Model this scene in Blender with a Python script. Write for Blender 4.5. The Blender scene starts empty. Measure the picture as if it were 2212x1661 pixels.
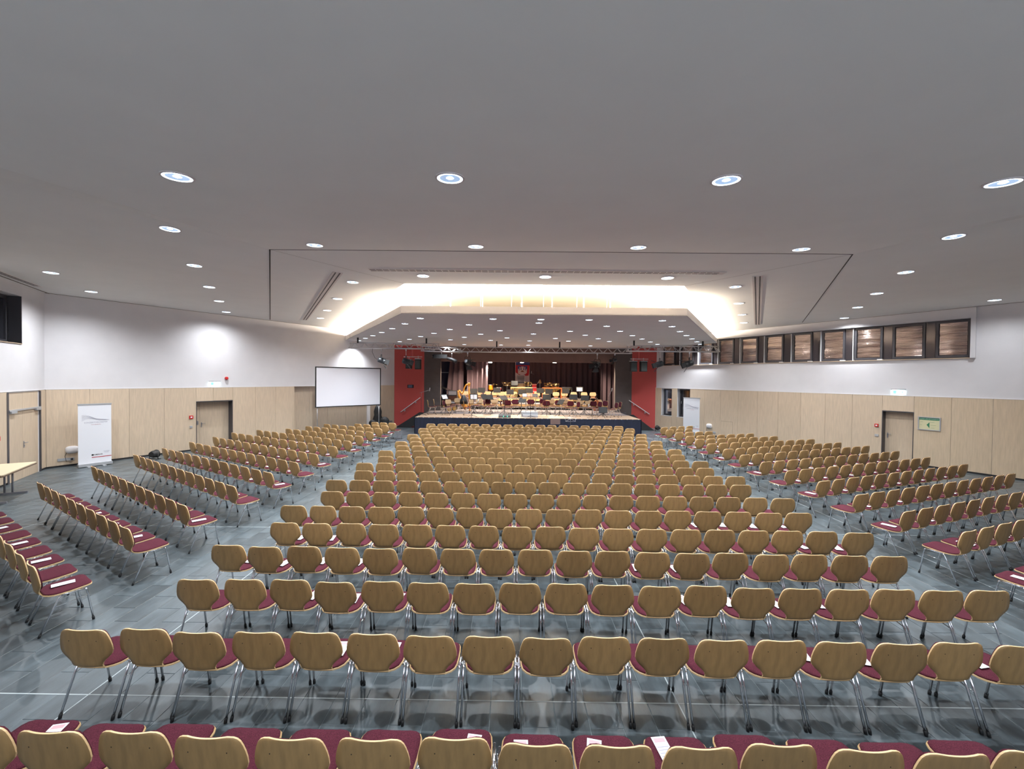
import bpy, bmesh, math, random
from mathutils import Vector, Matrix
random.seed(7)
PI = math.pi
SC = bpy.context.scene
COL = SC.collection

# ------------------------------------------------------------------ camera
F, PPX, PPY, H = 895.0, 1098.0, 830.5, 3.136      # 2212 x 1661 frame
def _basis():
    yv = Vector((1104.0 - PPX, 816.0 - PPY, F)).normalized()
    xr = Vector((1.0, 0.0102, 0.0)); xv = (xr - yv * xr.dot(yv)).normalized()
    zv = xv.cross(yv)
    if zv.y > 0: zv = -zv
    return xv, yv, zv
_XV, _YV, _ZV = _basis()
CAM = Vector((0, 0, H))
def ray(x, y):
    v = Vector((x - PPX, y - PPY, F))
    return Vector((_XV.dot(v), _YV.dot(v), _ZV.dot(v)))
def at_z(x, y, z):
    d = ray(x, y); return CAM + d * ((z - H) / d.z)
def at_y(x, y, Y):
    d = ray(x, y); return CAM + d * (Y / d.y)
cd = bpy.data.cameras.new('camera'); cam = bpy.data.objects.new('camera', cd); COL.objects.link(cam)
cd.sensor_width = 36.0; cd.lens = F / 2212 * 36.0
cd.shift_x = (1106 - PPX) / 2212.0
cx = Vector((_XV.x, _YV.x, _ZV.x)); cy = Vector((-_XV.y, -_YV.y, -_ZV.y)); cz = Vector((-_XV.z, -_YV.z, -_ZV.z))
m = Matrix.Identity(4)
for i in range(3):
    m[i][0] = cx[i]; m[i][1] = cy[i]; m[i][2] = cz[i]; m[i][3] = CAM[i]
cam.matrix_world = m
cd.clip_start = 0.05; cd.clip_end = 200
SC.camera = cam

# ------------------------------------------------------------------ world, exposure
SC.view_settings.view_transform = 'Standard'
SC.view_settings.look = 'None'
SC.view_settings.gamma = 1.0
SC.view_settings.use_curve_mapping = False
SC.view_settings.exposure = 0.0
SC.cycles.max_bounces = 10
SC.cycles.diffuse_bounces = 6
SC.cycles.glossy_bounces = 3
SC.cycles.transmission_bounces = 4
SC.cycles.sample_clamp_indirect = 6.0
SC.cycles.caustics_reflective = False
SC.cycles.caustics_refractive = False
w = bpy.data.worlds.new('world'); SC.world = w; w.use_nodes = True
bg = w.node_tree.nodes['Background']
bg.inputs[0].default_value = (0.16, 0.33, 0.75, 1); bg.inputs[1].default_value = 1.0

HALL_W, CANOPY_W, COVE_W, STAGE_W = 650.0, 800.0, 165.0, 1700.0
COOL = (0.90, 0.95, 1.0); WARM = (1.0, 0.86, 0.68)

# added area light, unseen behind the camera, brightens the hall
REAR_FILL_W = 230.0
gl_ = bpy.data.lights.new('rear_fill', 'AREA'); gl_.shape = 'RECTANGLE'; gl_.size = 13.2; gl_.size_y = 1.5; gl_.energy = REAR_FILL_W; gl_.color = (.86, .94, 1.0)
go_ = bpy.data.objects.new('rear_fill', gl_); COL.objects.link(go_); go_.location = (1.1, -3.12, 3.7); go_.rotation_euler = (math.radians(90), 0, PI) if False else (math.radians(90), 0, 0)

# ------------------------------------------------------------------ helpers
MATS = {}
def mat(name, col, rough=0.6, metal=0.0, var=0.0, scale=8.0, bump=0.0, stretch=(1, 1, 1), emit=None, estr=1.0, rand=0.0,
        coord='Object', spec=None, alpha=None, trans=0.0):
    if name in MATS: return MATS[name]
    m = bpy.data.materials.new(name); m.use_nodes = True; MATS[name] = m
    nt = m.node_tree; N = nt.nodes; L = nt.links
    b = N['Principled BSDF']
    b.inputs['Base Color'].default_value = (*col, 1); b.inputs['Roughness'].default_value = rough
    b.inputs['Metallic'].default_value = metal
    if spec is not None: b.inputs['Specular IOR Level'].default_value = spec
    if trans: b.inputs['Transmission Weight'].default_value = trans
    if emit:
        b.inputs['Emission Color'].default_value = (*emit, 1); b.inputs['Emission Strength'].default_value = estr
    tc = N.new('ShaderNodeTexCoord'); mp = N.new('ShaderNodeMapping'); mp.inputs['Scale'].default_value = stretch
    if coord == 'World':
        g = N.new('ShaderNodeNewGeometry'); L.new(g.outputs['Position'], mp.inputs['Vector'])
    else:
        L.new(tc.outputs[coord], mp.inputs['Vector'])
    nz = N.new('ShaderNodeTexNoise'); nz.inputs['Scale'].default_value = scale; nz.inputs['Detail'].default_value = 5
    L.new(mp.outputs[0], nz.inputs['Vector'])
    cur = None
    if var > 0:
        mx = N.new('ShaderNodeMix'); mx.data_type = 'RGBA'; mx.blend_type = 'MULTIPLY'; mx.inputs[0].default_value = 1.0
        mx.inputs[6].default_value = (*col, 1)
        mr = N.new('ShaderNodeMapRange'); mr.inputs[1].default_value = 0.3; mr.inputs[2].default_value = 0.7
        mr.inputs[3].default_value = 1 - var; mr.inputs[4].default_value = 1 + var * 0.6
        L.new(nz.outputs['Fac'], mr.inputs[0]); L.new(mr.outputs[0], mx.inputs[7]); cur = mx.outputs[2]
    if rand > 0:
        oi = N.new('ShaderNodeObjectInfo'); mr = N.new('ShaderNodeMapRange')
        mr.inputs[3].default_value = 1 - rand; mr.inputs[4].default_value = 1 + rand * 0.6
        L.new(oi.outputs['Random'], mr.inputs[0])
        mx = N.new('ShaderNodeMix'); mx.data_type = 'RGBA'; mx.blend_type = 'MULTIPLY'; mx.inputs[0].default_value = 1.0
        if cur: L.new(cur, mx.inputs[6])
        else: mx.inputs[6].default_value = (*col, 1)
        L.new(mr.outputs[0], mx.inputs[7]); cur = mx.outputs[2]
    if cur: L.new(cur, b.inputs['Base Color'])
    if bump > 0:
        bp = N.new('ShaderNodeBump'); bp.inputs['Strength'].default_value = bump; bp.inputs['Distance'].default_value = 0.01
        L.new(nz.outputs['Fac'], bp.inputs['Height']); L.new(bp.outputs[0], b.inputs['Normal'])
    return m

class MB:
    """collects shapes into one mesh"""
    def __init__(s): s.v = []; s.f = []; s.m = []; s.sm = []
    def add(s, vs, fs, mi=0, smooth=False):
        o = len(s.v); s.v += [tuple(p) for p in vs]
        for f in fs: s.f.append(tuple(i + o for i in f)); s.m.append(mi); s.sm.append(smooth)
        return s
    def box(s, lo, hi, mi=0, M=None):
        x0, y0, z0 = lo; x1, y1, z1 = hi
        P = [(x0,y0,z0),(x1,y0,z0),(x1,y1,z0),(x0,y1,z0),(x0,y0,z1),(x1,y0,z1),(x1,y1,z1),(x0,y1,z1)]
        if M: P = [M(*p) for p in P]
        return s.add(P, [(0,3,2,1),(4,5,6,7),(0,1,5,4),(1,2,6,5),(2,3,7,6),(3,0,4,7)], mi)
    def cbox(s, c, d, mi=0, M=None):
        return s.box([c[i]-d[i]/2 for i in range(3)], [c[i]+d[i]/2 for i in range(3)], mi, M)
    def prism(s, poly, z0, z1, mi=0, M=None):
        n = len(poly); P = [(x, y, z0) for x, y in poly] + [(x, y, z1) for x, y in poly]
        if M: P = [M(*p) for p in P]
        fs = [tuple(range(n-1, -1, -1)), tuple(range(n, 2*n))] + [(i, (i+1) % n, n+(i+1) % n, n+i) for i in range(n)]
        return s.add(P, fs, mi)
    def tube(s, pts, r, n=6, mi=0, cap=True, closed=False):
        pts = [Vector(p) for p in pts]; rs = r if isinstance(r, (list, tuple)) else [r]*len(pts)
        ring = []; k = len(pts); up = Vector((0, 0, 1))
        t0 = (pts[1]-pts[0]).normalized()
        a = t0.cross(up if abs(t0.z) < .9 else Vector((1, 0, 0))).normalized()
        V = []
        for i, p in enumerate(pts):
            if closed: t = (pts[(i+1) % k]-pts[i-1]).normalized()
            elif i == 0: t = t0
            elif i == k-1: t = (pts[i]-pts[i-1]).normalized()
            else: t = ((pts[i+1]-p).normalized()+(p-pts[i-1]).normalized()).normalized()
            a = (a - t*a.dot(t)).normalized(); b = t.cross(a)
            for j in range(n):
                q = 2*PI*j/n; V.append(p + (a*math.cos(q)+b*math.sin(q))*rs[i])
        fs = []
        for i in range(k if closed else k-1):
            for j in range(n):
                i2 = (i+1) % k
                fs.append((i*n+j, i*n+(j+1) % n, i2*n+(j+1) % n, i2*n+j))
        s.add(V, fs, mi, True)
        if cap and not closed:
            o = len(s.v)-k*n
            s.f.append(tuple(o+j for j in range(n-1, -1, -1))); s.m.append(mi); s.sm.append(False)
            s.f.append(tuple(o+(k-1)*n+j for j in range(n))); s.m.append(mi); s.sm.append(False)
        return s
    def lathe(s, prof, c=(0, 0, 0), n=12, mi=0, M=None, smooth=True):
        """profile (r, z) turned about the z axis"""
        V = [(c[0]+r*math.cos(2*PI*j/n), c[1]+r*math.sin(2*PI*j/n), c[2]+z) for r, z in prof for j in range(n)]
        if M: V = [M(*p) for p in V]
        fs = [(i*n+j, i*n+(j+1) % n, (i+1)*n+(j+1) % n, (i+1)*n+j) for i in range(len(prof)-1) for j in range(n)]
        s.add(V, fs, mi, smooth)
        o = len(s.v)-len(V)
        s.f.append(tuple(o+j for j in range(n-1, -1, -1))); s.m.append(mi); s.sm.append(False)
        s.f.append(tuple(o+(len(prof)-1)*n+j for j in range(n))); s.m.append(mi); s.sm.append(False)
        return s
    def mesh(s, name, mats):
        me = bpy.data.meshes.new(name); me.from_pydata(s.v, [], s.f)
        for m_ in (mats if isinstance(mats, (list, tuple)) else [mats]): me.materials.append(m_)
        me.polygons.foreach_set('material_index', s.m); me.polygons.foreach_set('use_smooth', s.sm)
        me.update(); return me
    def obj(s, name, mats, parent=None, **k):
        return link(name, s.mesh(name, mats), parent, **k)
def link(name, me, parent=None, label=None, cat=None, group=None, kind=None, loc=None, rotz=None):
    o = bpy.data.objects.new(name, me); COL.objects.link(o)
    if parent: o.parent = parent
    if loc is not None: o.location = loc
    if rotz is not None: o.rotation_euler = (0, 0, rotz)
    return tag(o, label, cat, group, kind)
def tag(o, label=None, cat=None, group=None, kind=None):
    if label: o['label'] = label
    if cat: o['category'] = cat
    if group: o['group'] = group
    if kind: o['kind'] = kind
    return o
def thing(name, label, cat, loc=(0, 0, 0), rotz=0.0, group=None):
    o = link(name, None, None, label, cat, group, loc=loc, rotz=rotz); o.empty_display_size = .1; return o
def dup(o, parent=None):
    c = o.copy(); COL.objects.link(c); c.parent = parent
    for ch in KIDS.get(o.name, []): dup(ch, c)
    return c
KIDS = {}
def learn(root):
    def rec(o):
        KIDS[o.name] = list(o.children)
        for c in o.children: rec(c)
    rec(root)
def copy_thing(root, loc, rotz, label, group=None):
    c = dup(root); c.location = loc; c.rotation_euler = (0, 0, rotz); c['label'] = label
    if group: c['group'] = group
    return c
def nth(n): return '%d%s' % (n, 'th' if 10 <= n % 100 <= 20 else {1: 'st', 2: 'nd', 3: 'rd'}.get(n % 10, 'th'))
def text(name, s, size, M, m_, parent, ext=0.0005, align='CENTER', bold=False):
    cu = bpy.data.curves.new(name, 'FONT'); cu.body = s; cu.size = size; cu.align_x = align; cu.align_y = 'CENTER'; cu.extrude = ext
    if bold: cu.offset = size*0.02
    ob = bpy.data.objects.new(name, cu); COL.objects.link(ob); ob.data.materials.append(m_)
    ob.matrix_world = M
    dg = bpy.context.evaluated_depsgraph_get(); me = bpy.data.meshes.new_from_object(ob.evaluated_get(dg))
    bpy.data.objects.remove(ob); o = link(name, me, None); o.matrix_world = M
    if parent:
        o.parent = parent; o.matrix_parent_inverse = Matrix.Identity(4); o.matrix_basis = parent_matrix(parent).inverted() @ M
    return o
def parent_matrix(p):
    m_ = Matrix.LocRotScale(p.location, p.rotation_euler.to_quaternion(), p.scale)
    return parent_matrix(p.parent) @ m_ if p.parent else m_
def area(name, loc, rot, sx, sy, W, col, label=None):
    l = bpy.data.lights.new(name, 'AREA'); l.shape = 'RECTANGLE'; l.size = sx; l.size_y = sy; l.energy = W; l.color = col
    o = bpy.data.objects.new(name, l); COL.objects.link(o); o.location = loc; o.rotation_euler = rot; return o
def spot(name, loc, rot, W, col, ang, blend=.5, size=.1, parent=None):
    l = bpy.data.lights.new(name, 'SPOT'); l.energy = W; l.color = col; l.spot_size = math.radians(ang); l.spot_blend = blend
    l.shadow_soft_size = size
    o = bpy.data.objects.new(name, l); COL.objects.link(o); o.location = loc; o.rotation_euler = rot
    if parent: o.parent = parent
    return o

# ------------------------------------------------------------------ materials
M_plaster = mat('plaster_white', (.70, .675, .685), .9, var=.03, scale=2, coord='World')
M_ceil = mat('ceiling_paint', (.80, .79, .775), .95, var=.02, scale=1.5, coord='World')
M_recess = mat('recess_paint', (.85, .80, .72), .9)
M_seam = mat('seam_shadow', (.05, .045, .04), .9)
M_vent = mat('vent_white', (.66, .6, .58), .6)
M_slot = mat('vent_slot', (.06, .05, .05), .8)
M_panel = mat('maple_panel', (.62, .49, .36), .45, var=.10, scale=5, stretch=(5, 5, .5), rand=.05, coord='World')
M_panel2 = mat('maple_perforated', (.60, .47, .33), .5, var=.10, scale=5, stretch=(5, 5, .5), rand=.05, coord='World')
M_gap = mat('joint_dark', (.12, .09, .06), .9)
M_base = mat('skirting_black', (.015, .015, .017), .6)
M_frame = mat('anthracite_metal', (.075, .072, .082), .42, metal=.4)
M_red = mat('red_paint', (.50, .075, .068), .55, var=.06, scale=30)
M_grey = mat('portal_grey', (.10, .082, .078), .75, var=.12, scale=3)
M_header = mat('header_brown', (.17, .105, .09), .8, var=.1, scale=2)
M_black = mat('black_matte', (.012, .012, .013), .6)
M_blackg = mat('black_gloss', (.01, .01, .011), .15)
M_chrome = mat('chrome', (.75, .75, .78), .14, metal=1.0)
M_alu = mat('aluminium', (.62, .61, .63), .32, metal=1.0)
M_steel = mat('steel_painted', (.30, .30, .33), .4, metal=.5)
M_back = mat('beech_back', (.325, .195, .076), .42, var=.16, scale=7, stretch=(4, 4, .7), rand=.16)
M_edge = mat('beech_edge_lit', (.72, .50, .26), .4)  # pale edge wood, lightened further for light falling on the rims
M_seatw = mat('beech_shell', (.50, .32, .15), .42, var=.1, scale=7, stretch=(4, 4, .7), rand=.1)
M_cloth = mat('maroon_cloth', (.085, .017, .029), .95, var=.55, scale=190, bump=.25, spec=.15)
M_rub = mat('rubber_black', (.01, .01, .011), .7)
M_hole = mat('screw_hole', (.02, .012, .008), .7)
M_paper = mat('paper_white', (.80, .80, .84), .6)
M_ink = mat('ink_grey', (.35, .34, .42), .7)
M_inkr = mat('ink_red', (.45, .05, .06), .7)
M_inkb = mat('ink_black', (.02, .02, .02), .7)
M_navy = mat('navy_cloth', (.006, .009, .026), .85, var=.5, scale=3, stretch=(3, 3, .5), bump=.3)
M_deck = mat('stage_boards', (.36, .25, .17), .5, var=.2, scale=3, stretch=(.6, 6, 1))
M_carpet = mat('stage_carpet', (.11, .095, .10), .9, var=.3, scale=6)
M_drape = mat('drape_plum', (.095, .062, .074), .85)
M_tan = mat('beige_pad', (.46, .32, .18), .8, var=.05, scale=60)
M_gold = mat('harp_gold', (.72, .30, .04), .3, var=.15, scale=10)
M_amber = mat('drum_amber', (.85, .27, .02), .2)
M_brass = mat('brass', (.80, .55, .20), .22, metal=1.0)
M_wood = mat('rosewood', (.40, .10, .03), .35, var=.2, scale=8)
M_lwood = mat('light_wood', (.62, .40, .18), .4, var=.15, scale=8)
M_rubr = mat('signal_red', (.55, .02, .02), .4)
M_glow = mat('lamp_glow', (1, 1, 1), .5, emit=(.78, .90, 1.0), estr=5.0)
M_refl = mat('reflector', (.35, .50, .75), .25, metal=.6, emit=(.45, .66, 1.0), estr=.65)
M_lrim = mat('lamp_rim', (.68, .62, .62), .5)
M_screen = mat('screen_white', (.80, .79, .84), .8)
M_exit = mat('exit_lit', (.9, 1, 1), .5, emit=(.75, 1.0, 1.0), estr=6.0)
M_exitg = mat('exit_green', (.1, .6, .35), .5, emit=(.25, 1.0, .65), estr=1.5)
M_foil = mat('foil_blind', (.50, .40, .36), .2, metal=1.0, var=.5, scale=3, stretch=(.5, .5, 12), bump=.9, coord='World')
M_glass = mat('night_glass', (.02, .02, .025), .06, spec=.8)
M_led = mat('led_green', (.1, .9, .5), .5, emit=(.1, 1, .45), estr=2.0)
M_silver = mat('silver_paint', (.45, .46, .48), .4, metal=.3)

# ================================================================== FLOOR
def tile_mat():
    m = bpy.data.materials.new('slate_tile'); m.use_nodes = True; nt = m.node_tree; N = nt.nodes; L = nt.links
    b = N['Principled BSDF']
    g = N.new('ShaderNodeNewGeometry'); mp = N.new('ShaderNodeMapping'); mp.inputs['Scale'].default_value = (3.2, .8, 1)
    L.new(g.outputs['Position'], mp.inputs[0])
    nz = N.new('ShaderNodeTexNoise'); nz.inputs['Scale'].default_value = 2.3; nz.inputs['Detail'].default_value = 7; nz.inputs['Roughness'].default_value = .65
    L.new(mp.outputs[0], nz.inputs['Vector'])
    at = N.new('ShaderNodeAttribute'); at.attribute_name = 'tone'
    oi = N.new('ShaderNodeObjectInfo')
    ad = N.new('ShaderNodeMath'); ad.operation = 'ADD'; L.new(at.outputs['Fac'], ad.inputs[0]); L.new(oi.outputs['Random'], ad.inputs[1])
    fr = N.new('ShaderNodeMath'); fr.operation = 'FRACT'; L.new(ad.outputs[0], fr.inputs[0])
    off = N.new('ShaderNodeVectorMath'); off.operation = 'ADD'
    cmb = N.new('ShaderNodeCombineXYZ'); ml = N.new('ShaderNodeMath'); ml.operation = 'MULTIPLY'; ml.inputs[1].default_value = 40
    L.new(fr.outputs[0], ml.inputs[0]); L.new(ml.outputs[0], cmb.inputs[2]); L.new(mp.outputs[0], off.inputs[0]); L.new(cmb.outputs[0], off.inputs[1])
    L.new(off.outputs[0], nz.inputs['Vector'])
    r1 = N.new('ShaderNodeMapRange'); r1.inputs[1].default_value = .3; r1.inputs[2].default_value = .7; r1.inputs[3].default_value = .62; r1.inputs[4].default_value = 1.4
    L.new(nz.outputs['Fac'], r1.inputs[0])
    r2 = N.new('ShaderNodeMapRange'); r2.inputs[3].default_value = .82; r2.inputs[4].default_value = 1.15; L.new(fr.outputs[0], r2.inputs[0])
    mu = N.new('ShaderNodeMath'); mu.operation = 'MULTIPLY'; L.new(r1.outputs[0], mu.inputs[0]); L.new(r2.outputs[0], mu.inputs[1])
    mx = N.new('ShaderNodeMix'); mx.data_type = 'RGBA'; mx.blend_type = 'MULTIPLY'; mx.inputs[0].default_value = 1
    mx.inputs[6].default_value = (.070, .088, .098, 1); L.new(mu.outputs[0], mx.inputs[7]); L.new(mx.outputs[2], b.inputs['Base Color'])
    r3 = N.new('ShaderNodeMapRange'); r3.inputs[3].default_value = .30; r3.inputs[4].default_value = .44; L.new(nz.outputs['Fac'], r3.inputs[0])
    L.new(r3.outputs[0], b.inputs['Roughness']); b.inputs['Specular IOR Level'].default_value = .6
    bp = N.new('ShaderNodeBump'); bp.inputs['Strength'].default_value = .12; bp.inputs['Distance'].default_value = .004
    L.new(nz.outputs['Fac'], bp.inputs['Height']); L.new(bp.outputs[0], b.inputs['Normal'])
    return m
M_tile = tile_mat()
M_grout = mat('grout', (.20, .23, .24), .85)
M_strip = mat('joint_profile', (.42, .47, .48), .4)
FX0, FX1, FY0, FY1 = -16.5, 18.2, -3.2, 28.0
floor = MB().box((FX0, FY0, -.12), (FX1, FY1, -.004)).obj('floor', M_grout, kind='structure')
TW = 5.745/19
JX = [-4.095+5.745*k for k in range(-2, 4)]; JY = [3.97+4.5*k for k in range(-1, 6)]
def tile_shape(x0, x1, y0, y1):
    g = .0015; b = .0025; z = 0.0
    g = .0025; x0 += g; x1 -= g; y0 += g; y1 -= g
    V = [(x0,y0,-.005),(x1,y0,-.005),(x1,y1,-.005),(x0,y1,-.005),(x0,y0,-b),(x1,y0,-b),(x1,y1,-b),(x0,y1,-b),
         (x0+b,y0+b,z),(x1-b,y0+b,z),(x1-b,y1-b,z),(x0+b,y1-b,z)]
    Fc = [(0,1,5,4),(1,2,6,5),(2,3,7,6),(3,0,4,7),(4,5,9,8),(5,6,10,9),(6,7,11,10),(7,4,8,11),(8,9,10,11)]
    return V, Fc
tiles = []
for jx in range(-1, len(JX)):
    X0 = JX[jx] if jx >= 0 else JX[0]-5.745
    for jy in range(-1, len(JY)):
        Y0 = JY[jy] if jy >= 0 else JY[0]-4.5
        for i in range(19):
            x = X0 + i*TW
            if x + TW < FX0 or x > FX1: continue
            ys = [Y0] + [Y0 + (.3 if i % 2 else .6) + .6*k for k in range(8)]
            ys = [y for y in ys if y < Y0+4.499] + [Y0+4.5]
            for a, b_ in zip(ys, ys[1:]):
                if b_ < FY0 or a > FY1 or b_-a < .05: continue
                tiles.append((x, x+TW, a, b_))
def inview(x, y, z=0.0, mx=30):
    if y < .3: return False
    px = PPX + F*x/y; py = 816 + F*(H-z)/y
    return -mx < px < 2212+mx and py < 1661+mx
near = sorted([t for t in tiles if inview((t[0]+t[1])/2, (t[2]+t[3])/2)], key=lambda t: (t[0]+t[1])**2/4+(t[2]+t[3])**2/4)[:300]
nearset = set(near); cache = {}
for t in near:
    key = round(t[3]-t[2], 3)
    if key not in cache:
        V, Fc = tile_shape(0, TW, 0, key); cache[key] = MB().add(V, Fc).mesh('tile', M_tile)
    link('tile', cache[key], floor, loc=(t[0], t[2], 0))
mb = MB(); tones = []
rt = random.Random(3)
for t in tiles:
    if t in nearset or not inview((t[0]+t[1])/2, (t[2]+t[3])/2, mx=900): continue
    V, Fc = tile_shape(*t); mb.add(V, Fc); tones += [rt.random()]*12
me = mb.mesh('tile_field', M_tile)
a_ = me.attributes.new('tone', 'FLOAT', 'POINT'); a_.data.foreach_set('value', tones)
link('tile_field', me, floor, kind='stuff')
for x in JX[1:]: MB().box((x-.006, FY0, -.006), (x+.006, FY1, .0012)).obj('joint_strip', M_strip, floor)
for y in JY[1:]: MB().box((FX0, y-.006, -.006), (FX1, y+.006, .0010)).obj('joint_strip', M_strip, floor)

# ================================================================== WALLS
class Wall:
    def __init__(s, a, b, side=1):
        s.a = Vector((*a, 0)); s.b = Vector((*b, 0)); s.L = (s.b-s.a).length; s.u = (s.b-s.a)/s.L
        s.n = Vector((s.u.y, -s.u.x, 0))*side
    def M(s, x, y, z):                        # (along, out into the room, up)
        p = s.a + s.u*x + s.n*y; return (p.x, p.y, z)
    def hit(s, x, y):
        d = ray(x, y); t = (s.a-CAM).dot(s.n)/d.dot(s.n); p = CAM+d*t
        return (p-s.a).dot(s.u), p.z
    def mat4(s, x, y, z, flip=False):         # text frame: local x along wall as read from the room
        ux = s.u if s.u.cross(Vector((0, 0, 1))).dot(s.n) > 0 else -s.u
        o = Vector(s.M(x, y, z)); m_ = Matrix.Identity(4)
        for i in range(3): m_[i][0] = ux[i]; m_[i][1] = (0, 0, 1)[i]; m_[i][2] = s.n[i]; m_[i][3] = o[i]
        return m_
    def slab(s, name, holes, z0, z1, m_, t0=-.4, t1=0.0, s0=None, s1=None):
        s0 = 0 if s0 is None else s0; s1 = s.L if s1 is None else s1
        xs = sorted({s0, s1, *[h[0] for h in holes], *[h[1] for h in holes]}); mb = MB()
        for a, b in zip(xs, xs[1:]):
            hs = sorted([(h[2], h[3]) for h in holes if h[0] <= a+1e-6 and h[1] >= b-1e-6]); z = z0
            for h0, h1 in hs:
                if h0 > z: mb.box((a, t0, z), (b, t1, h0), 0, s.M)
                z = max(z, h1)
            if z < z1: mb.box((a, t0, z), (b, t1, z1), 0, s.M)
        return mb.obj(name, m_, kind='structure')
LW = Wall((-15.2, 13.4), (-7.45, 26.4), 1)           # left wall, s runs towards the stage
RW = Wall((9.27, 26.7), (16.9, 12.57), 1)            # right wall, s runs away from the stage
if LW.n.x < 0: LW.n = -LW.n
if RW.n.x > 0: RW.n = -RW.n
DW = Wall((-15.2, 13.4), (-5.7, -3.05), 1)           # front-left wall with the double door
if DW.n.x < 0: DW.n = -DW.n
EW = Wall((16.9, 12.57), (7.9, -3.05), 1)
if EW.n.x > 0: EW.n = -EW.n
WT = 6.7; PT = 2.59; PD = .022
ALC = (8.476, 13.2)                                  # shallow alcove behind the projection screen
wl = LW.slab('wall_left', [(4.24, 5.63, 0, 2.02), (ALC[0], ALC[1], 0, 2.60)], 0, WT, M_plaster, -.6, 0)
wr = RW.slab('wall_right', [(.53, 1.34, .90, 2.55), (1.74, 2.64, .90, 2.56), (11.56, 12.5, 0, 1.99), (.45, 13.93, 4.0, 5.36)], 0, WT, M_plaster, -.5, 0)
DWO = DW.L
wd = DW.slab('wall_front_left', [(.45, 2.62, 0, 2.56), (1.40, 3.9, 4.0, 5.39)], 0, WT, M_plaster, -.4, 0, -.35)
we = EW.slab('wall_front_right', [], 0, WT, M_plaster, -.4, 0)
mb = MB().box((-8, -3.5, 0), (10, -3.1, 2.9)).box((-8, -3.5, 4.5), (10, -3.1, WT)).box((-8, -3.5, 2.9), (-5.6, -3.1, 4.5)).box((7.8, -3.5, 2.9), (10, -3.1, 4.5))
wb = mb.obj('wall_back', M_plaster, kind='structure')          # gallery wall behind the camera, its opening made up for the added fill

def panels(wall, edges, parent, z0=.06, z1=PT, m_=M_panel, skip=(), y0=0.0):
    for a, b in zip(edges, edges[1:]):
        if any(abs(a-k[0]) < .01 for k in skip):
            k = [k for k in skip if abs(a-k[0]) < .01][0]; zz0 = k[1]; zz1 = k[2]
            if zz0 >= zz1: continue
        else: zz0, zz1 = z0, z1
        g = .004
        MB().box((a+g, y0+.001, zz0), (b-g, y0+PD, zz1), 0, wall.M).obj('wood_panel', m_, parent)
panels(LW, [.02, 1.057, 2.112, 3.167, 4.24], wl)
panels(LW, [4.24, 4.86, 5.63], wl, z0=2.03)
panels(LW, [5.63, 6.595, 7.541, 8.476], wl)
panels(LW, [13.22, 14.15, 15.12], wl)
panels(LW, [8.48, 9.46, 10.53, 11.7, 12.5, 13.18], wl, y0=-.28, z1=2.6)
MB().box((ALC[0]+.002, -.59, 0), (ALC[1]-.002, -.28, 2.6), 0, LW.M).obj('alcove_back', M_gap, wl)
panels(RW, [.02, .53], wr); panels(RW, [.53, 1.34], wr, z1=.88); panels(RW, [1.34, 1.74], wr)
panels(RW, [1.74, 2.64], wr, z1=.88); panels(RW, [2.64, 3.604, 4.598, 5.587, 6.604, 7.599], wr)
panels(RW, [7.599, 8.589, 9.576, 10.564, 11.556], wr, m_=M_panel)
panels(RW, [11.556, 12.498], wr, z0=2.0)
panels(RW, [12.498, 13.496, 14.481, 15.5, 16.04], wr, m_=M_panel2)
panels(DW, [.0, .12], wd); panels(DW, [.12, .40], wd)
panels(DW, [2.27, 3.3, 4.8, 5.9, 7.0, 8.0, 9.0, 10.], wd)
panels(EW, [.02+k*1.0 for k in range(12)], we)
# black skirting recess below the panels
for wn, W_, rs in (('left', LW, [(0, 4.24), (5.63, 8.47), (13.2, 15.12)]), ('right', RW, [(0, 11.55), (12.5, 16.05)]), ('front_left', DW, [(0, .4), (2.27, 12)])):
    mb = MB()
    for a, b in rs: mb.box((a, .0, 0), (b, .012, .058), 0, W_.M)
    mb.obj('baseboard_'+wn, M_base, kind='structure')
# thin white bead along the top of the panelling, shadow gap below the ceiling
tn = 0
def trim(mb, m_):
    global tn; tn += 1
    return mb.obj('trim_%d' % tn, m_, kind='structure')
for W_, a, b in ((LW, 0, 8.47), (LW, 8.47, 13.2), (LW, 13.2, 15.12), (RW, 0, 16.0), (DW, -.1, 12)):
    trim(MB().box((a, 0, PT+.002), (b, .026, PT+.014), 0, W_.M), M_plaster)
for W_, a, b in ((LW, 0, 13.5), (RW, 4.5, 16.0), (DW, 0, 9)):
    trim(MB().box((a, .10, 5.722), (b, .13, 5.735), 0, W_.M), M_gap)

# access hatch, outlined in one panel of the right wall
hx0, _ = RW.hit(1557.5, 917); hx1, _ = RW.hit(1583, 922)
hz = [(hx0, .92), (hx1, .86)]
mb = MB(); mb.box((hx0+.01, PD, .90), (hx1, PD+.002, .908), 0, RW.M); mb.box((hx1-.006, PD, .06), (hx1, PD+.002, .90), 0, RW.M)
mb.obj('access_hatch', M_gap, wr)

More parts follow.
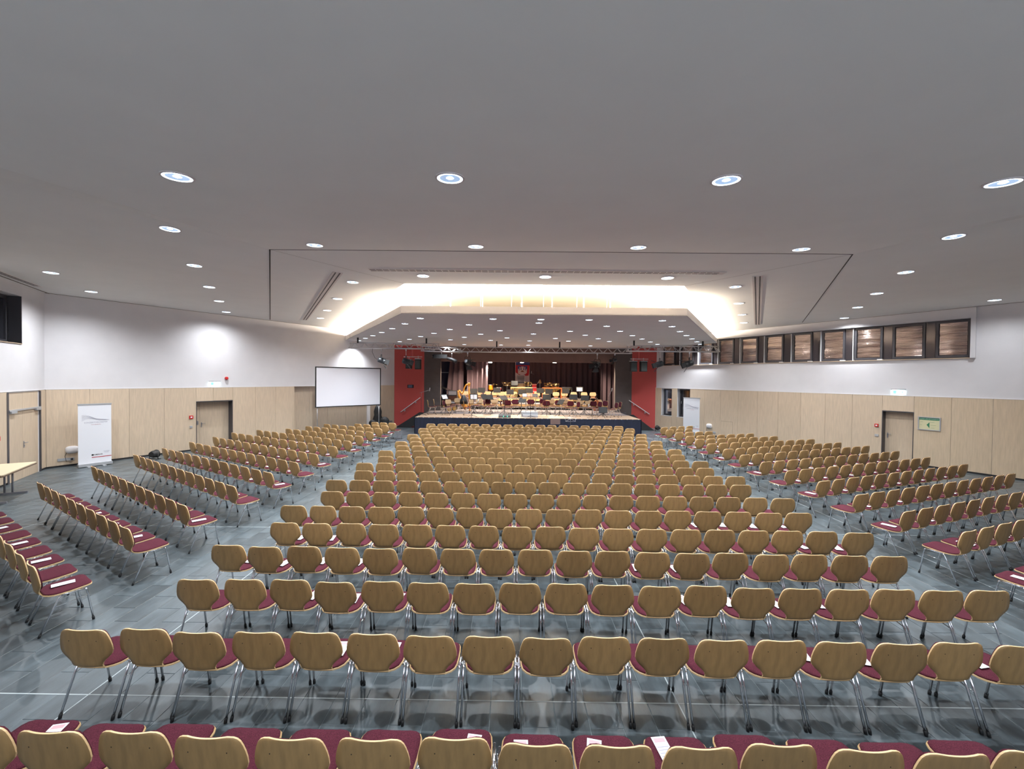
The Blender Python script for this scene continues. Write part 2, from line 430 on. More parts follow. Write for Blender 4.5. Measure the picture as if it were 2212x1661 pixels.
# ------------------------------------------------------------------ doors
def handle(W_, s, z, d, side, parent):
    mb = MB(); mb.cbox((s, d+.006, z-.05), (.04, .008, .20), 0, W_.M)
    mb.tube([W_.M(s, d, z), W_.M(s, d+.05, z), W_.M(s+side*.125, d+.05, z)], .009, 6)
    mb.obj('door_handle', M_steel, parent)
    MB().lathe([(.022, 0), (.022, .012)], n=10, M=lambda x, y, zz: W_.M(s+x, d+zz+.01, z-.09+y)).obj('lock_cylinder', M_steel, parent)
def recessed_door(n, W_, s0, s1, z1, dep, split, hs, hside, revealside):
    d = MB().box((s0+.02, -dep-.05, .006), (split-.003, -dep, z1-.03), 0, W_.M)
    d = d.obj('door_%d' % n, M_panel, kind='structure')
    MB().box((split+.003, -dep-.05, .006), (s1-.02, -dep, z1-.03), 0, W_.M).obj('door_leaf', M_panel, d)
    f = MB()
    f.box((s0-.002, -dep-.02, 0), (s0+.02, .03, z1), 0, W_.M); f.box((s1-.02, -dep-.02, 0), (s1+.002, .03, z1), 0, W_.M)
    f.box((s0+.02, -dep-.02, z1-.03), (s1-.02, .03, z1), 0, W_.M)
    f.obj('door_frame', M_frame, d)
    MB().box((s0-.3, -.60, 0), (s1+.3, -dep-.06, z1+.2), 0, W_.M).obj('door_backing', M_black, d)
    handle(W_, hs, 1.06, -dep, hside, d)
    return d
d1 = recessed_door(1, LW, 4.24, 5.63, 2.02, .30, 4.50, 4.56, 1, 1)
MB().cbox((4.42, -.29, 1.10), (.05, .012, .17), 0, LW.M).obj('escape_handle', M_steel, d1)
d2 = recessed_door(2, RW, 11.56, 12.5, 1.99, .22, 12.46, 11.66, 1, 0)
# double door, flush with the panelling, in the front-left wall
def dws(px): return DW.hit(px, 900)[0]
b0, b1, b2 = dws(14), dws(49), dws(85)              # posts and the split between the leaves (s counts from the corner)
d3 = MB().box((b1+.003, -.05, .005), (b0-.06, -.003, 2.03), 0, DW.M).obj('door_3', M_panel, kind='structure')
MB().box((b2+.03, -.05, .005), (b1-.003, -.003, 2.03), 0, DW.M).obj('door_leaf', M_panel, d3)
MB().box((b1+.003, -.05, 2.04), (b0-.06, -.003, 2.56), 0, DW.M).obj('door_overpanel', M_panel, d3)
MB().box((b2+.03, -.05, 2.04), (b1-.003, -.003, 2.56), 0, DW.M).obj('door_overpanel', M_panel, d3)
MB().box((b0-.055, -.06, 0), (b0+.045, .03, 2.57), 0, DW.M).obj('door_post', M_frame, d3)
MB().box((b2-.045, -.06, 0), (b2+.03, .03, 2.57), 0, DW.M).obj('door_post', M_frame, d3)
MB().box((.3, -.4, 0), (2.8, -.07, 2.6), 0, DW.M).obj('door_backing', M_black, d3)
mb = MB(); mb.box((b2, .0, 2.03), (b0-.06, .045, 2.075), 0, DW.M)
mb.box((b2+.02, .0, 1.97), (b2+.32, .06, 2.03), 0, DW.M); mb.box((b0-.42, .0, 1.97), (b0-.12, .06, 2.03), 0, DW.M)
mb.obj('door_closer', M_silver, d3)
handle(DW, b1-.05, 1.05, -.003, -1, d3)

# ------------------------------------------------------------------ ceiling
CZ = 5.73; TH = .12
def zA(y): return CZ + .088*(y-8.55)
P1 = (-5.0, 8.55); P2 = (6.95, 8.55)
def poly3(mb, pts, mi=0):                     # slab standing on a sloping polygon
    n = len(pts); V = list(pts) + [(x, y, z+TH) for x, y, z in pts]
    ar = sum(pts[i][0]*pts[(i+1) % n][1]-pts[(i+1) % n][0]*pts[i][1] for i in range(n))
    dn = tuple(range(n)) if ar < 0 else tuple(range(n-1, -1, -1)); upf = tuple(n+i for i in reversed(dn))
    mb.add(V, [dn, upf]+[(i, (i+1) % n, n+(i+1) % n, n+i) for i in range(n)], mi)
RL0 = (-3.0, 11.57); RR0 = (4.78, 11.57); RL1 = (RL0[0]-.583*17, RL0[1]+17); RR1 = (RR0[0]+.597*17, RR0[1]+17)
mb = MB()
FLe = (-6.74, -3.0); FRe = (7.75, -3.0); HLe = (-12.2, -3.45); HRe = (13.1, -2.9)
poly3(mb, [(*P1, CZ), (*P2, CZ), (FRe[0], FRe[1], zA(-3)), (FLe[0], FLe[1], zA(-3))])
poly3(mb, [(*P1, CZ), (FLe[0], FLe[1], zA(-3)), (*HLe, CZ)])
poly3(mb, [(*P2, CZ), (*HRe, CZ), (FRe[0], FRe[1], zA(-3))])
poly3(mb, [(*P1, CZ), (*HLe, CZ), (-17, -3.45, CZ), (-17, 29, CZ), (*RL1, CZ), (*RL0, CZ)])
poly3(mb, [(*P2, CZ), (*RR0, CZ), (*RR1, CZ), (19, 29, CZ), (19, -3.45, CZ), (*HRe, CZ)])
poly3(mb, [(*P1, CZ), (*RL0, CZ), (*RR0, CZ), (*P2, CZ)])
poly3(mb, [(-8, -3.6, zA(-3)-.02), (9, -3.6, zA(-3)-.02), (9, -2.95, zA(-3)), (-8, -2.95, zA(-3))])
ceil = mb.obj('ceiling', M_ceil, kind='structure')
RZ = 6.35
mb = MB(); poly3(mb, [(*RL0, RZ), (*RL1, RZ), (*RR1, RZ), (*RR0, RZ)])
def upstand(a, b):
    mb.add([(a[0], a[1], CZ), (b[0], b[1], CZ), (b[0], b[1], RZ+.02), (a[0], a[1], RZ+.02)], [(0, 1, 2, 3)])
upstand(RL0, RR0); upstand(RR0, RR1); upstand(RL1, RL0)
mb.obj('ceiling_recess', M_recess, ceil)
def strip(a, b, w_, m_, z=CZ, t=.004):
    A = Vector((*a, 0)); B = Vector((*b, 0)); u = (B-A).normalized(); n = Vector((-u.y, u.x, 0))*w_/2
    return trim(MB().prism([(p.x, p.y) for p in (A-n, B-n, B+n, A+n)], z-t, z+.001), m_)
strip(P1, P2, .022, M_seam)
strip(P1, (P1[0]-.583*10.7, P1[1]+10.7), .028, M_seam)
strip(P2, (P2[0]+.597*10.0, P2[1]+10.0), .022, M_seam)
M_fseam = mat('seam_faint', (.38, .34, .32), .9)
strip(P1, RL0, .008, M_fseam, t=.002); strip(P2, RR0, .008, M_fseam, t=.002)

# linear slot diffusers let into the ceiling
def slot_vent(a, b, w_, label):
    A = Vector((*a, 0)); B = Vector((*b, 0)); u = (B-A).normalized(); n = Vector((-u.y, u.x, 0)); L_ = (B-A).length
    def M(x, y, z): p = A+u*x+n*y; return (p.x, p.y, CZ+z)
    t = thing('slot_diffuser', label, 'ceiling vent')
    MB().box((0, -w_/2, -.012), (L_, w_/2, .0), 0, M).obj('vent_frame', M_vent, t)
    for sg in (-1, 1):
        mb = MB(); k = int(L_/.16)
        for i in range(k): mb.box((i*.16+.01, sg*w_*.22-.016, -.0145), (i*.16+.145, sg*w_*.22+.016, -.011), 0, M)
        mb.obj('vent_slots', M_slot, t)
def cp(x, y, z=CZ): p = at_z(x, y, z); return (p.x, p.y)
slot_vent(cp(799, 582.5), cp(1565, 590), .22, 'long slotted ceiling vent running across above the stage canopy')
slot_vent(cp(730, 588), cp(658, 691), .24, 'slotted ceiling vent slanting down towards the left wall')
slot_vent(cp(1636.5, 596), cp(1636, 701), .24, 'slotted ceiling vent slanting down towards the right wall')
slot_vent(cp(-30, 577), cp(84, 619), .16, 'slotted ceiling vent beside the upper left window')

# ------------------------------------------------------------------ downlights
def dl_mesh(r):
    rim = MB().lathe([(r, 0), (r*1.14, 0), (r*1.14, -.012), (r*.98, -.012), (r*.98, .0)], n=28, smooth=False)
    return rim
def downlight_meshes(r):
    rim = MB(); n = 28
    pr = [(r*1.15, .004), (r*1.15, -.010), (r, -.012), (r, .004)]
    V = [(q*math.cos(2*PI*j/n), q*math.sin(2*PI*j/n), z) for q, z in pr for j in range(n)]
    rim.add(V, [(i*n+j, i*n+(j+1) % n, (i+1)*n+(j+1) % n, (i+1)*n+j) for i in range(3) for j in range(n)], 0)
    rf = MB()
    # shallow bright reflector dish hanging just inside the rim, with the lamp in its middle
    prof = [(r, -.006), (r*.62, .0005), (r*.30, .0015)]
    V = [(q*math.cos(2*PI*j/n), q*math.sin(2*PI*j/n), z-.006) for q, z in prof for j in range(n)]
    rf.add(V, [(i*n+j, i*n+(j+1) % n, (i+1)*n+(j+1) % n, (i+1)*n+j) for i in range(2) for j in range(n)], 0, True)
    gl = MB().lathe([(r*.31, -.0045), (r*.2, -.012)], n=16)
    gl2 = MB()
    V = [(q*math.cos(2*PI*j/n), q*math.sin(2*PI*j/n), z-.006) for q, z in [(r*.995, -.0065), (r*.80, -.0035)] for j in range(n)]
    gl2.add(V, [(j, (j+1) % n, n+(j+1) % n, n+j) for j in range(n)], 0, True)
    return rim.mesh('lamp_rim', M_lrim), rf.mesh('reflector', M_refl), gl.mesh('lamp_bulb', M_glow), gl2.mesh('light_ring', M_glow)
DL_BIG = downlight_meshes(.145); DL_SM = downlight_meshes(.118)
CANZ = 5.15
def downlight(p, slope, meshes, W_, label, group, ang=152):
    t = thing('downlight', label, 'ceiling light', loc=p, group=group)
    if slope: t.rotation_euler = (math.atan(slope), 0, 0)
    for nme, me in zip(('lamp_rim', 'reflector', 'lamp_bulb', 'light_ring'), meshes): link(nme, me, t)
    if W_ > 0:
        spot('lamp_spot', (0, 0, -.03), (0, 0, 0), W_, COOL, ang, 1.0, .07, t)
    return t
def onA(x, y):
    d = ray(x, y); t = (CZ - .088*8.55 - H)/(d.z-.088*d.y); return CAM+d*t
g1 = 'round downlights in the hall ceiling'
row = [(383, 381), (972, 384), (1569, 388.5), (2167, 394)]
for i, q in enumerate(row): downlight(onA(*q), .088, DL_BIG, HALL_W, 'large round downlight, %s from the left in the ceiling row nearest the camera' % nth(i+1), g1)
for i, q in enumerate([(680, 529), (1028, 532), (1379, 534), (1731, 538)]):
    downlight(onA(*q), .088, DL_BIG, HALL_W, 'round downlight, %s from the left in the second ceiling row, before the seam' % nth(i+1), g1)
for i, q in enumerate([(914, 595.5), (1178, 597.5), (1442, 600)]):
    downlight(at_z(*q, CZ), 0, DL_BIG, HALL_W, 'round downlight, %s from the left beneath the long slotted vent' % nth(i+1), g1)
for nm, lst in (('in the line slanting down the left ceiling', [(367, 494), (420, 573), (452, 619.5), (473, 650), (488.5, 673.5)]),
                ('in the pair beside the upper left window', [(110, 588.5), (197, 629.5)]),
                ('in the line left of the glowing recess', [(762, 609), (729, 645), (706.5, 670), (692, 687)]),
                ('in the line right of the glowing recess', [(1588.5, 619), (1596, 655), (1603, 679.5), (1607, 697)]),
                ('in the line slanting down the right ceiling', [(2060, 510.5), (1956.5, 587.5), (1894, 633.5), (1852.5, 663.5), (1824, 686.5)]),
                ('at the far right edge above the window band', [(2148.5, 648)])):
    for i, q in enumerate(lst):
        p = at_z(*q, CZ)
        lab = 'round downlight, %s from the front %s' % (nth(i+1), nm) if len(lst) > 1 else 'single round downlight %s' % nm
        wk = .35 if 'far right edge' in nm else .75 if (q[0] in (488.5, 1824)) else 1.0
        downlight(p, 0, DL_BIG, HALL_W*wk, lab, g1)
# unseen spots without fixtures, added as weak fill near the camera
for i, x in enumerate((-4.2, -1.1, 2.0, 5.1)):
    spot('fill_spot', (x, 1.5, zA(1.5)-.05), (0, 0, 0), HALL_W*.3, COOL, 150, 1.0, .09)

# ------------------------------------------------------------------ canopy over the stage front
CF0 = at_z(866, 677, CANZ); CF1 = at_z(1484.5, 682.5, CANZ); CT0 = at_z(742.5, 736.3, CANZ); CT1 = at_z(1549, 741, CANZ)
can_poly = [(CF0.x, CF0.y), (CF1.x, CF1.y), (CT1.x, CT1.y), (9.6, 26.2), (8.0, 27.55), (-5.8, 27.55), (-7.8, 25.9), (CT0.x, CT0.y)]
canopy = thing('stage_canopy', 'large grey suspended ceiling canopy with downlights over the stage front', 'canopy')
MB().prism(can_poly, CANZ, CANZ+.03).obj('canopy_panel', M_ceil, canopy)
mb = MB()
for a, b in ((can_poly[7], can_poly[0]), (can_poly[0], can_poly[1]), (can_poly[1], can_poly[2])):
    A = Vector((*a, 0)); B = Vector((*b, 0)); u = (B-A).normalized(); n = Vector((-u.y, u.x, 0))*.04
    mb.prism([(p.x, p.y) for p in (A, B, B+n, A+n)], CANZ-.001, CANZ+.245)
mb.obj('canopy_fascia', M_plaster, canopy)
# cables and ducts lying on the canopy, seen as a dark broken line above the fascia
mb = MB(); a = at_z(962, 661, 5.42); b = at_z(1367, 665, 5.42)
for k in range(9):
    f0 = k/9+.01; f1 = (k+1)/9-.01
    mb.box((a.x+(b.x-a.x)*f0, 13.6, CANZ+.20), (a.x+(b.x-a.x)*f1, 13.75, CANZ+.30))
mb.obj('cable_duct', M_black, canopy)
rods = [910, 934, 973, 1038, 1042, 1105, 1127, 1174, 1192.5, 1246, 1261, 1311, 1318, 1373, 1443]
for i, x in enumerate(rods):
    p = at_y(x, 660, 13.5 + (i % 2)*.9)
    MB().tube([(p.x, p.y, CANZ+.02), (p.x, p.y, RZ)], .012, 6).obj('hanger_rod', M_plaster, canopy)
for x in (756, 764.5):
    p = at_y(x, 720, 21.6); MB().tube([(p.x, p.y, CANZ+.02), (p.x, p.y, 5.73)], .012, 6).obj('hanger_rod', M_plaster, canopy)
# linear cove lamps on top of the canopy, hidden behind its fascia
def cove(a, b, inset):
    A = Vector((*a, 0)); B = Vector((*b, 0)); u = (B-A); L_ = u.length; u.normalize(); n = Vector((-u.y, u.x, 0))
    mid = (A+B)/2 + n*inset
    o = area('cove_light', (mid.x, mid.y, CANZ+.262), (PI, 0, math.atan2(u.y, u.x)), L_*.96, .10, COVE_W*L_, WARM)
    MB().box((-L_*.48, -.04, -.03), (L_*.48, .04, -.005)).obj('cove_lamp', M_plaster, canopy, loc=(mid.x, mid.y, CANZ+.24), rotz=math.atan2(u.y, u.x))
cove(can_poly[0], can_poly[1], .22); cove(can_poly[7], can_poly[0], .22); cove(can_poly[1], can_poly[2], .22)

z3 = lambda x, y: (740+x/5.53, 560+y/5.53)
z4 = lambda x, y: (1140+x/5.267, 560+y/5.267)
cl = [z3(*q) for q in [(928,703),(745,768),(593,825),(468,871),(362,910),(272,941),(195,970),(1797,710),(1511,780),(1281,835),(1092,882),(933,921),(799,954),(682,982),
      (1880,850),(1650,892),(1454,929),(1288,960),(1963,937),(1768,967),(1454,1017),(1892,1022)]]
cl += [z4(*q) for q in [(150,682),(128,722),(698,687),(898,759),(1050,817),(1191,866),(1300,905),(1395,938),(1476,966),(1532,696),(1642,763),(1732,820),(1805,865),
      (1868,904),(1925,936),(1965,965),(481,817),(653,862),(802,901),(928,933),(65,847),(314,899),(463,930),(22,927),(5,975),(713,984)]]
cl = sorted(cl, key=lambda q: q[1])
bands = []
for q in cl:
    if bands and q[1]-bands[-1][0][1] < 6.5: bands[-1].append(q)
    else: bands.append([q])
for bi, bnd in enumerate(bands):
    bnd.sort()
    for i, q in enumerate(bnd):
        p = at_z(*q, CANZ)
        lab = 'small round canopy downlight, %s from the left in the %s row from the canopy front' % (nth(i+1), nth(bi+1))
        downlight(p, 0, DL_SM, CANOPY_W if (bi+i) % 2 == 0 else 0, lab, 'small downlights in the stage canopy', 120)

# ------------------------------------------------------------------ stage house
SZ = .93
def seg(name, a, b, z0, z1, m_, t=.25, kind='structure', back=1):
    A = Vector((*a, 0)); B = Vector((*b, 0)); u = (B-A).normalized(); n = Vector((-u.y, u.x, 0))*t*back
    return MB().prism([(p.x, p.y) for p in (A, B, B+n, A+n)], z0, z1).obj(name, m_, kind=kind)
LR0 = (-7.45, 26.4); LR1 = (-5.75, 27.38); RR_0 = (7.97, 27.4); RR_1 = (9.35, 26.6)
wsl = seg('wall_stage_left', LR0, LR1, 0, CANZ-.002, M_red)
wsr = seg('wall_stage_right', RR_0, RR_1, 0, CANZ-.002, M_red)
seg('trim_30', LR1, (-4.68, 27.46), 0, CANZ-.002, M_grey, .45)
seg('trim_31', (6.90, 27.46), RR_0, 0, CANZ-.002, M_grey, .45)
seg('trim_32', (-4.68, 27.62), (6.90, 27.62), 4.19, CANZ-.002, M_header, .35)
seg('wall_stage_upper', (-9, 27.6), (11, 27.6), CANZ+.04, WT, M_plaster, .3)
wsb = MB().box((-8, 35.4, 0), (9.12, 35.6, 6)).obj('wall_stage_back', M_black, kind='structure')
MB().box((-8.2, 27.95, 0), (-8, 35.6, 6)).obj('wall_stage_side', M_black, kind='structure')
MB().box((9.12, 27.95, 0), (9.3, 35.6, 6)).obj('wall_stage_side', M_black, kind='structure')
MB().box((-8.2, 27.95, 5.6), (9.3, 35.6, 5.8)).obj('ceiling_stage', M_black, kind='structure')
# scenery store door behind the left portal
nv = mat('store_navy', (.035, .035, .065), .7)
MB().box((-6.8, 31.6, SZ), (-4.6, 31.7, 5.2)).obj('wall_stage_panel', nv, kind='structure')
MB().box((-6.8, 31.57, 3.46), (-4.6, 31.6, 3.52)).obj('trim_33', M_silver, kind='structure')
# stage platform
stage = thing('stage', 'low orchestra stage with timber boards and navy cloth skirt', 'stage', (0, 0, 0))
sx0, sx1, sy0 = -5.25, 7.12, 22.72
mb = MB(); nb = 0
for k in range(15):
    y0 = sy0+k*.148; MB().box((sx0, y0+.002, SZ-.04), (sx1, y0+.146, SZ)).obj('deck_board', M_deck, stage)
MB().box((sx0, sy0+15*.148, 0), (sx1, 27.35, SZ-.001)).obj('stage_platform', M_carpet, stage)
MB().box((-7.9, 27.97, 0), (9.1, 35.3, SZ-.001)).obj('stage_floor', M_carpet, stage)
MB().prism([(LR1[0]+.3, 27.2), (LR1[0]+.5, 27.35), (7.6, 27.35), (7.6, 27.2)], SZ-.1, SZ-.002).obj('stage_apron', M_carpet, stage)
MB().box((-4.66, 27.3, .0), (6.88, 28.0, SZ-.0015)).obj('stage_threshold', M_carpet, stage)
def drape(p0, p1, z0, z1, amp, wl_, m_, name, parent=None, slant=0.0, jit=.35, seed=1, **k):
    A = Vector((*p0, 0)); B = Vector((*p1, 0)); L_ = (B-A).length; u = (B-A)/L_; n = Vector((u.y, -u.x, 0)); r = random.Random(seed)
    N_ = max(6, int(L_/wl_*6)); V = []; Z = [z0, z0*.75+z1*.25, (z0+z1)/2, z1]; ph = 0; phs = []
    for i in range(N_+1):
        ph += 2*PI/6*(1+r.uniform(-jit, jit)); phs.append(ph)
    for zi, z in enumerate(Z):
        f = 1-(z-z0)/(z1-z0)
        for i in range(N_+1):
            p = A+u*(L_*i/N_)+n*(amp*(.7+.5*f)*math.sin(phs[i]))+u*(slant*f*(1-i/N_)); V.append((p.x, p.y, z))
    W_ = N_+1
    Fc = [(a*W_+i, a*W_+i+1, (a+1)*W_+i+1, (a+1)*W_+i) for a in range(len(Z)-1) for i in range(N_)]
    return MB().add(V, Fc, 0, True).obj(name, m_, parent, **k)
drape((sx0, sy0-.05), (sx1, sy0-.05), .005, SZ-.02, .018, .55, M_navy, 'stage_skirt', stage, seed=4)
drape((sx0-.03, 25.3), (sx0-.03, sy0-.05), .005, SZ-.02, .018, .5, M_navy, 'stage_skirt', stage, seed=5)
drape((sx1+.03, sy0-.05), (sx1+.03, 25.3), .005, SZ-.02, .018, .5, M_navy, 'stage_skirt', stage, seed=6)
mb = MB()
for k in range(40):
    x = sx0+.15+k*.31; mb.cbox((x, sy0-.06, SZ-.012), (.05, .014, .03))
mb.obj('skirt_clip', M_silver, stage, kind='stuff')
# side stairs
def stairs(label, x_out, x_in, y0, y1, sgn):
    t = thing('stage_steps', label, 'steps')
    n = 5
    for i in range(n):
        xa = x_out+(x_in-x_out)*i/n; xb = x_out+(x_in-x_out)*(i+1)/n
        MB().box((min(xa, xb), y0+.06, 0 if i < 1 else SZ*i/(n+1)), (max(xa, xb), y1-abs((xa-x_in))*.0, SZ*(i+1)/(n+1))).obj('step', M_base, t)
    P = [(x_out-.35*sgn, 0), (x_out+.55*sgn, 0), (x_in, .5), (x_in, SZ), (x_in-.3*sgn, SZ+.03)]
    V = [(x, y0, z) for x, z in P]+[(x, y0+.05, z) for x, z in P]; k = len(P)
    MB().add(V, [tuple(range(k)), tuple(range(2*k-1, k-1, -1))]+[(i, k+i, k+(i+1) % k, (i+1) % k) for i in range(k)]).obj('stringer', M_base, t)
stairs('black steps up to the left side of the stage', -6.75, -5.32, 25.45, 26.35, 1)
stairs('black steps up to the right side of the stage', 8.45, 7.2, 25.35, 26.35, -1)
def railing(wall_a, wall_b, pa, pb, label):
    W_ = Wall(wall_a, wall_b); d = .09
    if W_.n.y > 0: W_.n = -W_.n
    A = W_.hit(*pa); B = W_.hit(*pb); t = thing('handrail', label, 'handrail')
    MB().tube([W_.M(A[0], d, A[1]), W_.M(B[0], d, B[1])], .026, 8).obj('rail', M_plaster, t)
    for f in (.22, .78):
        s = A[0]+(B[0]-A[0])*f; z = A[1]+(B[1]-A[1])*f
        MB().tube([W_.M(s, d, z-.02), W_.M(s, d, z-.10), W_.M(s, .012, z-.12)], .012, 6).obj('rail_bracket', M_plaster, t)
        MB().lathe([(.05, 0), (.05, .01)], n=12, M=lambda x, y, zz: W_.M(s+x, .001+zz, z-.12+y)).obj('wall_plate', M_silver, t)
    return W_
WL_ = railing(LR0, LR1, (864.5, 890), (907, 858.5), 'white handrail sloping up the left red wall beside the stage')
WR_ = railing(RR_0, RR_1, (1359.5, 864.5), (1403.5, 894.5), 'white handrail sloping down the right red wall beside the stage')
s0_, zz_ = WL_.hit(880, 838); s1_, z1_ = WL_.hit(893.5, 831)
bx = MB().box((s0_, .001, zz_), (s1_, .012, z1_), 0, WL_.M).obj('wall_box', M_black); tag(bx, 'small dark blue wall niche in the left red wall', 'wall box')
MB().box((s0_+.05, .012, zz_+.02), (s1_-.09, .016, z1_-.02), 0, WL_.M).obj('niche_glass', mat('dusk_blue', (.10, .13, .22), .3), bx)
# drapes
def curtain(label, *a, **k):
    o = drape(*a, **k); return tag(o, label, 'curtain')
curtain('dark plum backdrop curtain left of the crest flag', (-4.2, 34.6), (.55, 34.6), SZ, 5.3, .10, .42, M_drape, 'stage_curtain', seed=11)
curtain('dark plum backdrop curtain right of the crest flag', (.55, 34.65), (9.0, 34.6), SZ, 5.3, .10, .42, M_drape, 'stage_curtain', seed=12)
curtain('plum side curtain pulled across behind the harp', (-3.3, 31.1), (-1.75, 31.1), SZ, 5.0, .06, .34, mat('drape_mauve', (.13, .085, .10), .8), 'stage_curtain', seed=13, jit=.2)
curtain('dark side curtain gathered beside the left portal', (-4.55, 31.0), (-3.55, 31.0), SZ, 4.9, .09, .34, M_drape, 'stage_curtain', seed=14, slant=-.35)
curtain('dark side curtain beside the right portal', (6.6, 30.6), (7.9, 30.6), SZ, 5.0, .09, .34, M_drape, 'stage_curtain', seed=15)

# ------------------------------------------------------------------ windows
def frame_rect(mb, W_, s0, s1, z0, z1, d0, d1, bw, mi=0):
    mb.box((s0, d0, z0), (s0+bw, d1, z1), mi, W_.M); mb.box((s1-bw, d0, z0), (s1, d1, z1), mi, W_.M)
    mb.box((s0+bw, d0, z0), (s1-bw, d1, z0+bw), mi, W_.M); mb.box((s0+bw, d0, z1-bw), (s1-bw, d1, z1), mi, W_.M)
mb = MB(); frame_rect(mb, RW, .53, 1.34, .90, 2.55, -.30, -.22, .085)
w1 = mb.obj('window_1', M_frame, kind='structure')
gl = mat('window_glass', (1, 1, 1), .0, trans=1.0)
MB().box((.61, -.265, .98), (1.26, -.257, 2.47), 0, RW.M).obj('window_pane', gl, w1)
MB().box((.50, -.22, .86), (1.37, .03, .90), 0, RW.M).obj('window_sill', M_plaster, w1)
mb = MB(); frame_rect(mb, RW, 1.74, 2.64, .90, 2.56, -.30, -.22, .085)
w2 = mb.obj('window_2', M_frame, kind='structure')
MB().box((1.82, -.265, .98), (2.56, -.257, 2.48), 0, RW.M).obj('window_pane', M_glass, w2)
mb = MB(); mb.cbox((1.87, -.20, 1.75), (.03, .03, .16), 0, RW.M); mb.obj('window_handle', M_alu, w2)
MB().box((1.71, -.22, .86), (2.67, .03, .90), 0, RW.M).obj('window_sill', M_plaster, w2)
MB().box((1.70, -.5, .85), (2.7, -.32, 2.6), 0, RW.M).obj('window_shutter', M_black, w2)
# outside the lit window: a pale column and a hedge at dusk
o = MB().box((-1.0, -2.6, 0), (.0, -2.2, 3.4), 0, RW.M).obj('concrete_column', mat('dusk_concrete', (.55, .58, .6), .8)); tag(o, 'pale column outside, behind the lit window', 'column')
o = MB()
rr = random.Random(5)
for i in range(240):
    s = rr.uniform(-6, 1.5); z = rr.uniform(0, 2.1)*rr.uniform(.6, 1); d = -6-rr.uniform(0, 1.2); q = rr.uniform(.12, .3)
    o.add([RW.M(s-q, d, z), RW.M(s+q, d+rr.uniform(-.1, .1), z+q*.3), RW.M(s, d, z+q)], [(0, 1, 2)])
o = o.obj('hedge', mat('hedge_green', (.03, .07, .05), .8), kind='stuff')
MB().box((-12, -20, -.2), (4, -.6, -.02), 0, RW.M).obj('ground', mat('asphalt', (.08, .09, .1), .8), kind='structure')
# clerestory band: dark units with crumpled foil blinds
w3 = MB().box((.45, -.34, 4.0), (13.93, -.16, 5.36), 0, RW.M).obj('window_3', M_frame, kind='structure')
gloss = mat('anthracite_gloss', (.07, .06, .065), .16, metal=.55)
panes = [(-.6, .0), (.64, 1.32), (1.92, 2.62), (3.19, 3.88), (4.44, 5.12), (5.70, 6.39), (6.96, 7.62), (8.21, 8.86), (9.43, 10.11), (10.63, 11.38), (11.87, 12.63), (13.10, 13.80)]
for i, (a, b) in enumerate(panes):
    if a < .4: continue
    mb = MB(); frame_rect(mb, RW, a-.09, b+.09, 4.03, 5.33, -.16, -.10, .07); mb.obj('casement', M_frame, w3)
    nx, nz_ = 7, 16; rq = random.Random(i); V = []
    for q in range(nz_+1):
        zz = 4.12+(5.26-4.12)*q/nz_; off = rq.uniform(-.012, .012)
        for p in range(nx+1):
            V.append(RW.M(a+(b-a)*p/nx, -.135+off+rq.uniform(-.006, .006)+.02*math.sin(PI*p/nx), zz))
    W_ = nx+1
    MB().add(V, [(r*W_+p, r*W_+p+1, (r+1)*W_+p+1, (r+1)*W_+p) for r in range(nz_) for p in range(nx)], 0, True).obj('foil_blind', M_foil, w3)
    if i+1 < len(panes): MB().box((b+.10, -.158, 4.04), (panes[i+1][0]-.12, -.145, 5.32), 0, RW.M).obj('glazed_panel', gloss, w3)
    if i < 10: MB().box((a-.135, -.16, 4.0), (a-.105, -.05, 5.34), 0, RW.M).obj('mullion_post', M_plaster, w3)
    if i < 10:
        MB().box((b-.05, -.10, 4.0), (b+.13, -.02, 4.035), 0, RW.M).obj('window_actuator', M_plaster, w3)
MB().box((13.80, -.158, 4.04), (13.92, -.145, 5.32), 0, RW.M).obj('glazed_panel', gloss, w3)
trim(MB().box((.0, .0, 5.36), (13.93, .11, 5.75), 0, RW.M), M_plaster)
trim(MB().box((13.93, .0, 3.985), (14.05, .11, 5.75), 0, RW.M), M_plaster)
trim(MB().box((.45, -.05, 3.975), (13.93, .05, 3.998), 0, RW.M), mat('sill_beech', (.62, .48, .33), .5))
# upper window in the front-left wall
mb = MB(); frame_rect(mb, DW, 1.40, 3.9, 4.0, 5.39, -.36, -.28, .10)
w4 = mb.obj('window_4', M_frame, kind='structure')
MB().box((1.5, -.33, 4.1), (3.8, -.32, 5.29), 0, DW.M).obj('window_pane', M_glass, w4)
mb = MB(); mb.box((1.385, -.38, 4.0), (1.40, .004, 5.39), 0, DW.M)
mb.box((1.402, -.27, 4.002), (1.41, .002, 5.388), 0, DW.M); mb.obj('window_reveal', M_frame, w4)
MB().box((1.40, -.28, 3.985), (3.9, .03, 4.0), 0, DW.M).obj('window_sill', mat('sill_beech', (.62, .48, .33), .5), w4)
MB().box((1.2, -.6, 3.9), (4.1, -.42, 5.5), 0, DW.M).obj('window_shutter', M_black, w4)

